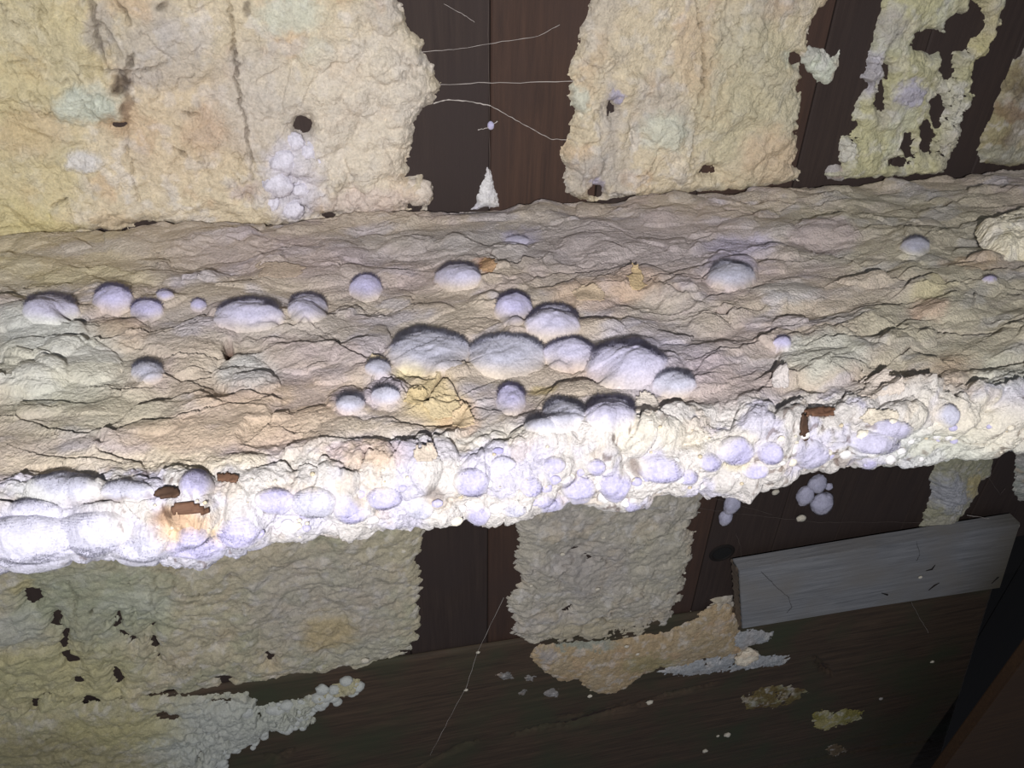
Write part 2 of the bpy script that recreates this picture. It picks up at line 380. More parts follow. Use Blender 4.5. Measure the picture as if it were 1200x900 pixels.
# procedural fine cracks along the grain of the crust, only in patches
cr = np.abs(fbm(X*13, Y*38, 51, 5, .6)); pm = sstep(.05, .35, fbm(X*8, Y*8, 52, 2)); crack = np.exp(-(cr/.018)**2)*pm*(1-.6*isl)
h -= .0013*crack
wood = np.zeros(X.shape)  # colour mask: bare wood showing, plus painted cavity darkening in cracks
CRK = [([(20, 493), (40, 497), (60, 507), (90, 512), (105, 513), (120, 506), (137, 514), (150, 505), (170, 497), (200, 500), (225, 493), (250, 487), (275, 480), (305, 475)], 1.3, 1),
 ([(195, 442), (215, 447), (240, 443), (262, 437)], 1.0, .8), ([(130, 458), (150, 462), (180, 458)], .8, .6), ([(290, 389), (320, 385), (345, 388), (358, 384), (372, 390)], 1.0, .7),
 ([(195, 398), (225, 390), (250, 388)], .9, .6), ([(335, 507), (350, 509)], 1, .6), ([(400, 413), (418, 422), (435, 425), (450, 417)], 1.4, .9), ([(560, 303), (575, 301), (590, 315), (612, 309), (630, 312), (640, 305)], 1.3, .9),
 ([(700, 320), (715, 318), (735, 311), (744, 322), (739, 330)], 1.4, .9), ([(746, 318), (765, 313), (776, 309)], 1, .7), ([(775, 342), (790, 348), (800, 352)], 1.4, 1),
 ([(472, 464), (486, 473), (500, 475), (503, 468), (512, 458), (520, 449), (534, 459), (541, 470)], 1.8, 1.2), ([(503, 478), (520, 474), (541, 472), (556, 470)], 1.3, .9), ([(538, 500), (542, 486), (556, 476), (575, 480)], 1.3, .9), ([(480, 500), (505, 498), (535, 494)], 1, .7), ([(474, 440), (490, 448), (508, 452)], .9, .6),
 ([(400, 523), (430, 519), (470, 521), (480, 526)], 1.3, .8), ([(480, 525), (490, 515), (500, 514), (508, 530)], 2.4, 1.3), ([(528, 436), (545, 430), (566, 427)], 1.1, .8), ([(633, 483), (650, 478), (666, 480)], 1.5, 1), ([(645, 462), (655, 450), (672, 452)], 1.3, .9),
 ([(728, 500), (748, 499), (770, 490), (788, 485)], 1.1, .8), ([(902, 447), (910, 437), (918, 433), (926, 441)], 2.0, 1), ([(996, 443), (1010, 446), (1025, 457), (1042, 463)], 1.6, 1), ([(983, 470), (990, 463), (996, 462)], 1.2, .7),
 ([(1055, 419), (1066, 412), (1078, 416), (1086, 423), (1103, 425)], 1.6, .9), ([(1040, 330), (1068, 335), (1090, 328), (1116, 338)], 1.5, .9), ([(1048, 384), (1080, 392), (1100, 388), (1130, 391), (1170, 388)], 1.5, 1), ([(833, 369), (850, 370), (872, 366)], 1.4, .8), ([(882, 365), (896, 363)], 1, .6),
 ([(1163, 430), (1185, 424), (1230, 420)], 1.3, .8), ([(978, 298), (995, 302), (1010, 312)], 1.3, .8), ([(850, 247), (870, 251), (925, 243)], 1.6, .8), ([(1100, 243), (1125, 235)], 1.3, .7), ([(1135, 321), (1150, 323), (1172, 318), (1220, 316)], 1.3, .8), ([(640, 327), (655, 320), (690, 322)], 1, .6),
 ([(870, 240), (900, 236), (930, 240)], 1, .6), ([(800, 410), (815, 410), (835, 405)], 1, .6), ([(1080, 560), (1100, 556)], 1, .5), ([(5, 350), (30, 345), (60, 340)], 1.2, .6), ([(75, 382), (92, 384)], 1.5, .9), ([(400, 555), (415, 556)], 1.4, .8), ([(425, 548), (432, 538), (440, 540)], 1.4, .8), ([(100, 592), (130, 588), (190, 585)], 1.6, .9), ([(0, 590), (15, 588), (25, 590)], 2, 1),
 ([(500, 425), (508, 420)], 1, .5), ([(1110, 465), (1118, 473)], 1.6, 1), ([(640, 270), (700, 268), (740, 275)], .9, .5), ([(330, 290), (360, 293), (400, 290)], .8, .4), ([(940, 410), (990, 400), (1010, 405)], .9, .6), ([(760, 385), (790, 395), (810, 398)], .9, .5), ([(860, 285), (900, 288)], .9, .5), ([(35, 530), (80, 540), (150, 545)], .8, .5), ([(290, 555), (330, 545), (380, 550)], .8, .5), ([(1075, 520), (1110, 516), (1160, 512)], .7, .35)]
jx = px+2.2*fbm(X*90, Y*90, 61, 3); jy = py+1.6*fbm(X*90, Y*90, 62, 3)
for ln, wd, dp in CRK:
    a = np.array(ln); sel = (px > a[:, 0].min()-26) & (px < a[:, 0].max()+26) & (py > a[:, 1].min()-22) & (py < a[:, 1].max()+22)
    d, s, tt = line_dist(jx[sel], jy[sel], ln)
    tap = np.sin(np.pi*np.clip(tt, .08, .92))**.5
    below = -s                                         # the near side of each crack curls up
    h[sel] += dp*.0042*tap*np.where(below > 0, np.exp(-below/11.0), -.25*np.exp(below/7.0))
    g = np.exp(-(d/(wd*tap+.25))**2)*tap; h[sel] -= dp*.0095*g
    wood[sel] = np.maximum(wood[sel], .9*g*min(1, dp))  # crack bottoms painted brown, part cavity shade, part exposed wood
# soft swellings under the crust (the pale woolly ones without a rim)
SOFT = [(45, 402, 62, 30, .014), (30, 445, 55, 22, .010), (95, 430, 50, 22, .009), (285, 440, 36, 22, .009), (20, 380, 40, 18, .010), (410, 472, 28, 20, .007), (452, 462, 26, 20, .007), (965, 420, 55, 32, .010), (925, 345, 42, 16, .005), (865, 292, 55, 12, .006), (855, 322, 32, 24, .009), (925, 295, 30, 12, .005),
        (220, 400, 60, 24, .007), (350, 415, 50, 22, .006), (130, 395, 45, 22, .008), (75, 335, 50, 16, .005), (700, 290, 60, 14, .005), (1030, 410, 40, 16, .006), (1120, 365, 50, 14, .006), (1150, 300, 36, 12, .006), (990, 270, 60, 14, .006), (1080, 280, 40, 14, .007), (760, 440, 40, 20, .007), (1040, 450, 26, 14, .008), (1080, 490, 60, 20, .006), (640, 520, 80, 16, .006), (780, 500, 60, 20, .005), (210, 325, 60, 14, .005),
        (75, 575, 50, 18, .008), (1010, 525, 50, 18, .008), (350, 325, 80, 14, .005), (500, 290, 60, 12, .005), (800, 345, 30, 14, .006), (560, 395, 60, 16, .006)]
for cx, cy, rx, ry, hh in SOFT:
    sel = (abs(px-cx) < rx*1.3) & (abs(py-cy) < ry*1.3)
    r = np.hypot((jx[sel]-cx)/rx, (jy[sel]-cy-ry*.0)/ry); h[sel] += hh*np.sqrt(np.clip(1-r*r, 0, 1))
backfade = sstep(0, .022, S); h = h*(.25+.75*backfade)-.010*(1-backfade)
h += .003*np.exp(-((S-.02)/.008)**2)*fbm(X*40, Y*10, 71, 3)
V = P+Nn*h[..., None]
# ragged underside: hanging teeth on the last rows
teeth = np.zeros(X.shape); teeth[-30:] = 1; teeth[-52:-30] = np.linspace(0, 1, 22)[:, None]
V[..., 2] -= teeth*.006*np.clip(fbm(X*45, X*0, 73, 4, .65)+.15, 0, 1)*sstep(.5, 1, px/500)
# colours
LB = [(60, 300, 160, 40, YEL, .3), (120, 330, 90, 18, YEL, .3), (0, 330, 80, 40, YEL, .35), (210, 300, 80, 30, BEIGE, .6), (700, 290, 260, 34, GREY, .75), (500, 290, 160, 26, GREY, .5), (330, 300, 120, 30, MAUVE, .45), (800, 300, 200, 60, MAUVE, .4), (1050, 270, 180, 60, GRN, .35), (1120, 380, 160, 90, GRN, .4),
      (965, 280, 50, 20, MAUVE, .6), (60, 430, 110, 60, MINT, .55), (100, 490, 130, 36, GRN, .35), (135, 395, 45, 20, PEACH, .3), (250, 520, 160, 30, PEACH, .3), (330, 470, 120, 40, PEACH, .35), (450, 320, 130, 30, MAUVE, .4), (380, 430, 90, 30, MAUVE, .35), (430, 540, 60, 16, PEACH, .5), (745, 335, 36, 20, PEACH, .4), (690, 350, 60, 18, PEACH, .4),
      (508, 472, 46, 32, srgb((214, 194, 148)), .85), (636, 458, 18, 12, srgb((196, 178, 132)), .8), (568, 318, 12, 12, srgb((176, 120, 84)), .7), (540, 490, 26, 24, PEACH, .5), (1084, 366, 26, 14, srgb((206, 172, 150)), .5), (1140, 312, 40, 12, PEACH, .4), (1120, 440, 40, 30, PEACH, .4), (1090, 345, 26, 14, YEL, .4),
      (1130, 490, 100, 26, CHALK, .6), (1000, 340, 80, 30, BEIGE, .5), (700, 430, 60, 16, PEACH, .25), (770, 425, 90, 50, LAV, .35), (660, 500, 60, 24, LAV, .4), (290, 440, 44, 26, srgb((200, 204, 206)), .6), (60, 400, 70, 28, srgb((206, 208, 204)), .7), (965, 420, 60, 30, srgb((206, 208, 196)), .7), (855, 320, 32, 24, LAV, .6), (870, 290, 56, 14, LAV, .55), (920, 345, 46, 16, srgb((200, 200, 200)), .5), (607, 280, 26, 12, LAV, .6),
      (450, 462, 28, 22, LAV, .5), (410, 474, 26, 20, LAV, .5), (850, 450, 80, 30, MAUVE, .5), (880, 400, 50, 30, MAUVE, .4), (1050, 450, 60, 20, BEIGE, .7), (1180, 440, 60, 30, MINT, .4), (700, 515, 200, 16, CHALK, .6), (500, 535, 60, 12, LAV, .3), (170, 545, 200, 14, CREAM, .6), (480, 440, 20, 10, YEL, .5)]
ar = (X, Y)
base = BEIGE*(1+.0*X[..., None])
n_a = fbm(X*6, Y*9, 81, 4)[..., None]; n_b = fbm(X*16, Y*22, 82, 4)[..., None]
col = BEIGE*np.ones(X.shape+(3,))
mA = sstep(-.1, .5, n_a); col = col*(1-.5*mA)+GREY*.5*mA
mB = sstep(.05, .5, n_b); col = col*(1-.35*mB)+srgb((214, 202, 182))*.35*mB
mC = sstep(.1, .5, -n_b); col = col*(1-.35*mC)+MAUVE*.35*mC
mD = sstep(.08, .45, fbm(X*13, Y*20, 88, 4))[..., None]; col = col*(1-.45*mD)+srgb((198, 194, 206))*.45*mD
lipc = isl[..., None]*1.0
lc = srgb((217, 212, 208))*np.ones(X.shape+(3,)); mL = sstep(.0, .3, fbm(X*22, Y*22, 83, 4))[..., None]; lc = lc*(1-.8*mL)+srgb((210, 207, 226))*.8*mL
mL = sstep(.22, .42, fbm(X*30, Y*30, 84, 4))[..., None]; lc = lc*(1-.3*mL)+srgb((214, 192, 164))*.3*mL
col = col*(1-lipc)+lc*lipc
wx = px+10*fbm(X*30, Y*30, 90, 4); wy = py+7*fbm(X*30, Y*30, 91, 4)
def blobs(col, L_, wx, wy):
    for cx, cy, rx, ry, c, k in L_:
        sel = (abs(wx-cx) < rx*1.2) & (abs(wy-cy) < ry*1.2)
        r = np.hypot((wx[sel]-cx)/rx, (wy[sel]-cy)/ry); m_ = (k*sstep(1.15, .5, r))[:, None]
        col[sel] = col[sel]*(1-m_)+c*m_
    return col
col = blobs(col, LB, wx, wy)
col = blobs(col, [(60, 630, 120, 50, srgb((204, 203, 218)), .9), (240, 640, 90, 30, srgb((204, 203, 218)), .8), (340, 600, 70, 26, srgb((212, 210, 226)), .6), (215, 600, 40, 10, PEACH, .9), (225, 614, 60, 11, srgb((222, 200, 164)), .8), (140, 612, 30, 10, CHALK, .6), (150, 580, 40, 8, WHITE, .7), (80, 655, 24, 10, YEL, .8), (60, 578, 60, 16, srgb((208, 210, 208)), .7), (1100, 520, 120, 24, MINT, .6), (1160, 500, 70, 24, CHALK, .7), (985, 530, 14, 8, BRN, .45), (510, 578, 12, 10, BRN, .5), (745, 545, 8, 10, BRN, .6), (690, 482, 6, 6, DARK, .7), (620, 513, 4, 3, DARK, .7), (942, 500, 5, 14, BRN, .8), (955, 486, 18, 5, BRN, .8), (240, 570, 30, 6, BRN, .3), (200, 598, 24, 6, BRN, .35), (22, 588, 12, 4, DARK, .7), (100, 582, 8, 5, DARK, .6), (860, 540, 18, 10, YEL, .4)], wx, wy)
spk = sstep(.40, .52, fbm(X*130, Y*130, 95, 2))*isl*sstep(.1, .4, fbm(X*12, Y*12, 96, 2)); wood = np.maximum(wood, spk*.6)
wood = np.maximum(wood, crack*.25)  # shallow fine cracks get the painted darkening too
# small round hole with a web in it
hd = np.hypot((jx-268)/6.5, (jy-411)/9.5); h_hole = sstep(1.2, .7, hd); V[..., 2] -= .020*h_hole*(1-isl); wood = np.maximum(wood, h_hole)
col = col*(1-wood[..., None])+BRN*wood[..., None]
H_LEDGE = h
Q = grid_quads(len(S), nc)
crust = link('mould_crust', mesh_arrays('ledge_crust', V.reshape(-1, 3), Q[:, ::-1], col.reshape(-1, 3)), M_CRUST)
tag(crust, 'thick beige and grey mould crust wrapped over the whole ledge and its bright lip', 'mould')
LV = V.reshape(-1, 3); lpx, lpy = to_px(LV)
def ledge_at(x, y):
    """point of the finished crust seen at a pixel"""
    d = (lpx-x)**2+(lpy-y)**2; c = np.argsort(d)[:12]; dep = (LV[c]-CAM)@FW
    near = c[dep < dep.min()+.03]; i = near[np.argmin(d[near])]; return LV[i].copy(), Nn.reshape(-1, 3)[i]
# the timber beneath the crust
lbm = link('ledge_beam', box_mesh('ledge_beam', back[:, 0].min()+.05, back[:, 0].max()-.05, frnt[:, 1].max()+.022, -.001, bott[:, 2].max()+.012, -.012, .004), M_LEDGE, None, False)
tag(lbm, 'square horizontal timber beam standing out of the plank wall under the mould', 'timber')

# =================================================================== CRUST PATCHES
class Plane:
    def __init__(s, kind, c): s.kind, s.c = kind, c
    def hit(s, x, y): return on_y(x, y, s.c) if s.kind == 'y' else on_z(x, y, s.c)
    def ab(s, P): return (P[0], P[2]) if s.kind == 'y' else (P[0], P[1])
    def pt(s, A, B): return np.stack([A, np.full_like(A, s.c), B], -1) if s.kind == 'y' else np.stack([A, B, np.full_like(A, s.c)], -1)
    def n(s): return np.array([0, -1.0, 0]) if s.kind == 'y' else np.array([0, 0, 1.0])
def patch(label, plane, poly, T=.010, sp=.0014, holes=(), sparse=(), cracks=(), soft=(), cols=(), base=CREAM, seed=1, edge=9, fringe=5, fring_s=60, lump=1.0, aniso=1.0, parent=None, name='mould_crust', cat='mould', mat=None, mixc=(GREY, PEACH), edgecol=None, group=None, sps=45, bub=0.0, bubx=(0, 1), fluff=.30):
    pts = np.array([plane.ab(plane.hit(*p)) for p in poly])
    a0, b0 = pts.min(0)-.012; a1, b1 = pts.max(0)+.012
    A, B = np.meshgrid(np.arange(a0, a1, sp), np.arange(b0, b1, sp))
    P = plane.pt(A, B); px, py = to_px(P.reshape(-1, 3)); px = px.reshape(A.shape); py = py.reshape(A.shape)
    n1 = fbm(A*fring_s*aniso, B*fring_s, seed+1, 4, .6); n2 = fbm(A*fring_s*aniso, B*fring_s, seed+2, 4, .6)
    jx = px+fringe*2*n1; jy = py+fringe*n2
    sd = poly_sdf(jx, jy, poly)
    f_ = 1.5*fbm(A*sps*1.2, B*sps*.7, seed+3, 4, .6)
    for cx, cy, rx, ry in holes:
        r = np.hypot((jx-cx)/rx, (jy-cy)/ry); sd = np.minimum(sd, (r-1)*min(rx, ry)*1.2)
    for cx, cy, rx, ry, k in sparse:
        r = np.hypot((px-cx)/rx, (py-cy)/ry); wgt = sstep(1.2, .4, r)
        sd = np.minimum(sd, 30*(1-wgt)+wgt*(k+22*f_*.5))
    wA, wB = fbm(A*7, B*7, seed+4, 3), fbm(A*7, B*7, seed+5, 3)
    h = T*.75*fbm(A*10+wA, B*10+wB, seed+6, 3)*lump
    f1, f2, wi = worley(A*34+.8*wA, B*34+.8*wB, seed+7); h += T*.38*np.sqrt(np.clip(1-(f1*1.25)**2, 0, 1))*wi*lump
    f1, f2, wi2 = worley(A*80+.8*wB, B*80+.8*wA, seed+8); h += T*.20*np.sqrt(np.clip(1-(f1*1.3)**2, 0, 1))*(.2+wi2)*lump
    if bub:
        f1, f2, wb = worley(A*48+.3*wA, B*48+.3*wB, seed+14); g1, g2, wg = worley(A*95, B*95, seed+15)
        h += bub*sstep(bubx[0], bubx[1], px)*(np.sqrt(np.clip(1-(f1*1.35)**2, 0, 1))*(.4+.6*wb)+.4*np.sqrt(np.clip(1-(g1*1.35)**2, 0, 1))*wg)
    h += T*.15*fbm(A*70, B*70, seed+9, 4, .65)+.0005*fbm(A*230, B*230, seed+10, 2)
    rg = np.abs(fbm(A*16, B*11, seed+11, 4, .6)); pm = sstep(0, .4, fbm(A*9, B*9, seed+12, 2)); ck = np.exp(-(rg/.022)**2)*pm; h -= T*.30*ck
    wood = .25*ck  # fine cracks darkened in the colour, as cavity shade
    for cx, cy, rx, ry, hh in soft:
        r = np.hypot((jx-cx)/rx, (jy-cy)/ry); h += hh*np.sqrt(np.clip(1-r*r, 0, 1))
    for ln, wd, dp in cracks:
        d, s, tt = line_dist(jx, jy, ln); g = np.exp(-(d/wd)**2)*np.sin(np.pi*np.clip(tt, .08, .92))**.5; h -= dp*T*g; wood = np.maximum(wood, g*min(.85, dp*.7))
    e = 1-np.exp(-np.clip(sd, 0, 99)/edge)
    H = (T+h)*e-np.where(sd < 0, .004, 0)*np.clip(-sd/2, 0, 1)-.0006*(1-e)
    H = np.maximum(H, -.004)
    V = P+plane.n()*H[..., None]
    col = base*np.ones(A.shape+(3,))
    mm = sstep(-.05, .45, fbm(A*11, B*11, seed+20, 4))[..., None]; col = col*(1-.5*mm)+mixc[0]*.5*mm
    mm = sstep(.1, .5, fbm(A*17, B*17, seed+21, 4))[..., None]; col = col*(1-.4*mm)+mixc[1]*.4*mm
    mm = sstep(.15, .5, fbm(A*40, B*40, seed+22, 3))[..., None]; col = col*(1-.35*mm)+WHITE*.35*mm
    fl = fbm(A*24, B*24, seed+23, 5, .62)[..., None]; mm = sstep(.12, .42, fl)*fluff; col = col*(1-mm)+srgb((232, 224, 214))*mm
    gr = fbm(A*120, B*120, seed+24, 3, .7)[..., None]; col = col*(1+.10*gr)
    col = blobs(col, cols, px+9*n1, py+9*n2)
    col = col*(1+.08*gr)
    if edgecol is not None:
        m_ = (.7*np.exp(-np.clip(sd, 0, 99)/7))[..., None]; col = col*(1-m_)+edgecol*m_
    wood = np.clip(wood, 0, 1)[..., None]; col = col*(1-wood)+srgb((64, 50, 46))*wood  # cracks painted dark brown: cavity darkening as well as wood showing through
    keep = (sd > -2.5); nr, nc_ = A.shape; Q = grid_quads(nr, nc_)
    kq = keep.ravel()[Q].all(1); Q = Q[kq]
    if plane.kind == 'z': pass
    V, Q, cc = compact(V.reshape(-1, 3), Q, col.reshape(-1, 3))
    o = link(name, mesh_arrays(name, V, Q, cc), mat or M_CRUST, parent)
    if cat: tag(o, label, cat, group)
    elif label: o['label'] = label
    return o
UPW = Plane('y', -.0005); LOW = Plane('y', -.0005); LBP = Plane('y', YB-.0012)
# --- upper left
patch('broad lumpy cream mould sheet on the upper planks, left of the bare dark ones', UPW,
      [(-180, -130), (450, -130), (466, -20), (474, 24), (492, 45), (497, 62), (510, 82), (516, 100), (509, 118), (488, 135), (484, 162), (478, 190), (475, 207), (492, 205), (505, 218), (508, 236), (497, 248), (470, 246), (440, 252), (380, 258), (345, 262), (300, 264), (240, 268), (212, 262), (175, 262), (150, 268), (110, 278), (85, 275), (40, 288), (-30, 294), (-180, 305)],
      T=.012, sp=.00125, seed=101, edge=7, fringe=3.5, fluff=.5,
      holes=[(182, 265, 27, 6), (120, 273, 9, 5), (75, 279, 12, 4), (385, 252, 10, 3), (356, 146, 10, 11), (487, 243, 9, 5), (140, 146, 10, 4), (452, 252, 8, 3)],
      sparse=[(340, 215, 26, 40, 12), (350, 245, 24, 14, 5), (290, 220, 26, 18, 11), (180, 270, 36, 8, 3), (130, 60, 26, 66, 10), (75, 278, 30, 10, 8)],
      cracks=[([(268, -10), (274, 30), (278, 70), (283, 120), (293, 170), (297, 205)], 1.3, .8), ([(108, -10), (115, 20), (124, 60), (126, 78)], 1.8, .8), ([(115, 20), (130, 35), (143, 62)], 1.5, .6), ([(138, -5), (148, 12), (154, 25)], 2.2, .9), ([(155, 60), (153, 78)], 2.5, .9), ([(95, 74), (130, 80), (170, 80), (200, 70)], 1.3, .7), ([(205, 168), (216, 174), (228, 184)], 1.2, .8), ([(215, 128), (232, 131)], 1.1, .8), ([(66, 238), (74, 230), (84, 228)], 1.0, .8), ([(14, 68), (35, 66)], 1, .6), ([(15, 20), (24, 26)], 1.3, .7), ([(190, 8), (196, 2)], 3, .9), ([(148, 130), (152, 160), (158, 200), (172, 250)], 1.4, .4), ([(20, 122), (26, 126)], 1, .7), ([(0, 262), (28, 262)], 1, .7)],
      soft=[(105, 120, 42, 25, .008), (102, 183, 24, 16, .006), (350, 190, 16, 14, .006), (325, 210, 20, 20, .007), (360, 225, 14, 14, .006), (345, 250, 14, 12, .006), (372, 200, 14, 14, .005), (440, 230, 30, 18, .006), (488, 222, 20, 18, .006), (495, 100, 24, 24, .005), (430, 62, 30, 24, .005), (460, 150, 28, 22, .004), (90, 250, 30, 16, .006), (310, 115, 24, 20, .004), (372, 60, 24, 20, .004), (470, 120, 30, 26, .009), (455, 75, 26, 22, .008), (425, 110, 24, 22, .006), (485, 60, 14, 14, .006), (420, 200, 26, 20, .007), (455, 190, 22, 18, .007), (400, 235, 22, 16, .006), (466, 240, 22, 12, .007), (395, 150, 22, 20, .005), (410, 20, 30, 22, .006), (450, 20, 20, 18, .006), (385, 100, 20, 18, .004)],
      cols=[(40, 60, 110, 120, YEL, .55), (30, 200, 90, 80, YEL, .5), (220, 140, 110, 80, PEACH, .2), (240, 150, 30, 32, PEACH, .35), (40, 150, 50, 34, PEACH, .3), (190, 60, 70, 50, GREY, .5), (105, 120, 44, 26, MINT, 1), (102, 183, 26, 16, WHITE, .8), (345, 205, 42, 60, srgb((222, 219, 230)), .85), (340, 15, 46, 26, MINT, .7), (372, 60, 26, 22, MINT, .5), (300, 90, 50, 60, GREY, .4), (146, 95, 12, 18, DARK, .75), (152, 122, 9, 18, BRN, .55), (288, 218, 22, 14, MAUVE, .5), (150, 250, 60, 18, CREAM, .5), (430, 130, 90, 130, srgb((232, 222, 206)), .7), (310, 110, 60, 60, srgb((226, 216, 200)), .5), (440, 232, 70, 20, srgb((226, 208, 200)), .6), (120, 30, 20, 40, GREY, .6), (60, 262, 60, 14, YEL, .6), (290, 10, 8, 8, DARK, .5), (20, 255, 60, 30, YEL, .6)])
# --- upper middle
patch('wide cream mould sheet on the upper planks, right of the bare dark ones', UPW,
      [(700, -130), (697, 0), (687, 25), (678, 50), (672, 70), (668, 85), (673, 97), (664, 112), (673, 132), (670, 155), (664, 165), (656, 182), (663, 200), (660, 214), (668, 228), (690, 236), (740, 230), (800, 226), (860, 222), (905, 217), (934, 211), (936, 200), (928, 190), (934, 168), (931, 140), (937, 118), (934, 104), (936, 78), (945, 60), (946, 38), (955, 20), (966, 5), (985, -60), (1000, -130)],
      T=.011, sp=.00125, seed=141, edge=6, fringe=3.5,
      holes=[(829, 199, 9, 6), (697, 224, 8, 8), (714, 128, 4, 6), (932, 68, 10, 8)], sparse=[(714, 115, 14, 40, 8), (697, 216, 18, 16, 6), (770, 230, 40, 5, 6), (740, 160, 20, 20, 11)],
      cracks=[([(812, -10), (820, 30), (822, 70), (812, 130), (808, 190)], 1.2, .6), ([(710, 222), (730, 226), (745, 236)], 1.6, .9), ([(740, 205), (755, 200), (760, 190)], 1.1, .6)],
      soft=[(690, 190, 18, 14, .006), (685, 150, 16, 16, .005), (700, 60, 18, 18, .005), (740, 100, 20, 20, .004), (800, 200, 20, 14, .005), (900, 100, 22, 26, .004), (915, 160, 16, 24, .004), (775, 155, 26, 18, .005), (720, 112, 8, 8, .006), (752, 225, 14, 12, .007), (676, 117, 14, 18, .004), (850, 130, 30, 24, .004), (880, 60, 30, 30, .003), (870, 180, 34, 26, .003)],
      cols=[(880, 120, 90, 130, srgb((206, 200, 168)), .6), (720, 60, 60, 70, CREAM, .4), (775, 150, 34, 26, MINT, .7), (677, 117, 14, 20, MINT, .8), (720, 112, 9, 9, LAV, .9), (712, 118, 14, 40, GREY, .5), (900, 180, 46, 40, srgb((216, 190, 162)), .6), (810, 60, 30, 60, PEACH, .3), (700, 200, 40, 30, GREY, .4), (697, 215, 10, 14, LAV, .6), (930, 70, 18, 10, MINT, .7), (860, 200, 60, 14, CREAM, .5)])
# small isolated tuft beside it
patch('small ragged greyish mould tuft on the dark plank beside the middle sheet', UPW,
      [(940, 60), (952, 54), (962, 58), (972, 68), (986, 56), (981, 78), (974, 96), (968, 100), (955, 92), (948, 84), (940, 74)], T=.007, sp=.001, seed=171, edge=4, fringe=3, base=MINT, sparse=[(955, 72, 14, 14, 7)])
# --- upper right strip
patch('narrow broken mould strip running down the upper right planks', UPW,
      [(1060, -130), (1036, 0), (1030, 25), (1022, 48), (1017, 72), (1012, 90), (1018, 100), (1004, 118), (1000, 140), (1006, 146), (996, 158), (986, 160), (984, 186), (986, 196), (972, 200), (968, 207), (992, 209), (1060, 206), (1104, 202), (1112, 184), (1120, 160), (1126, 136), (1138, 120), (1142, 112), (1132, 106), (1138, 86), (1140, 72), (1152, 66), (1160, 50), (1170, 25), (1176, 0), (1205, -130)],
      T=.009, sp=.0012, seed=191, edge=4, fringe=3.5, holes=[(1088, 48, 20, 15), (1122, 38, 18, 22), (1140, 22, 12, 22), (1108, 78, 9, 16), (1030, 112, 6, 18), (1098, 130, 8, 22), (1085, 160, 8, 20), (1062, 170, 7, 16), (1108, 62, 8, 14), (1050, 190, 12, 6), (1036, 84, 4, 10)],
      sps=110, sparse=[(1116, 120, 22, 50, 5), (1056, 186, 34, 20, 5), (1095, 165, 14, 40, 3), (1025, 70, 12, 70, 7), (1000, 160, 14, 40, 7), (1135, 60, 18, 50, 8)], bub=.003,
      soft=[(1062, 107, 16, 16, .005)], base=srgb((206, 202, 164)), cols=[(1062, 107, 20, 20, LAV, .7), (1040, 30, 20, 30, GREY, .6), (1020, 80, 14, 30, LAV, .5), (991, 175, 10, 20, WHITE, .6), (1150, 40, 24, 60, YEL, .5), (1110, 120, 26, 40, WHITE, .4)], mixc=(GREY, MINT))
patch('mossy brownish mould in the far upper right corner', UPW, [(1240, 40), (1204, 55), (1192, 72), (1180, 90), (1172, 115), (1160, 140), (1150, 160), (1146, 176), (1150, 192), (1185, 194), (1260, 186), (1330, 150), (1300, 40)],
      T=.008, sp=.0014, seed=211, edge=6, fringe=3, base=srgb((176, 166, 132)), cols=[(1190, 100, 14, 20, srgb((120, 106, 84)), .7), (1180, 130, 20, 14, srgb((146, 118, 92)), .6), (1170, 180, 40, 14, srgb((186, 186, 170)), .6)], mixc=(GREY, BRN), sparse=[(1180, 110, 20, 26, 11)])
patch('tiny pale round mould knob at the foot of the right dark plank', UPW, [(968, 200), (972, 194), (982, 193), (992, 197), (994, 205), (986, 212), (970, 210)], T=.010, sp=.001, seed=221, edge=5, fringe=1.5, base=GREY)
patch('pointed white mould spike at the foot of the bare dark planks', UPW, [(572, 195), (577, 208), (579, 222), (583, 232), (584, 242), (566, 244), (552, 246), (558, 236), (564, 226), (567, 212)], T=.005, sp=.0009, seed=231, edge=4, fringe=2.5, base=WHITE, mixc=(LAV, LAV))
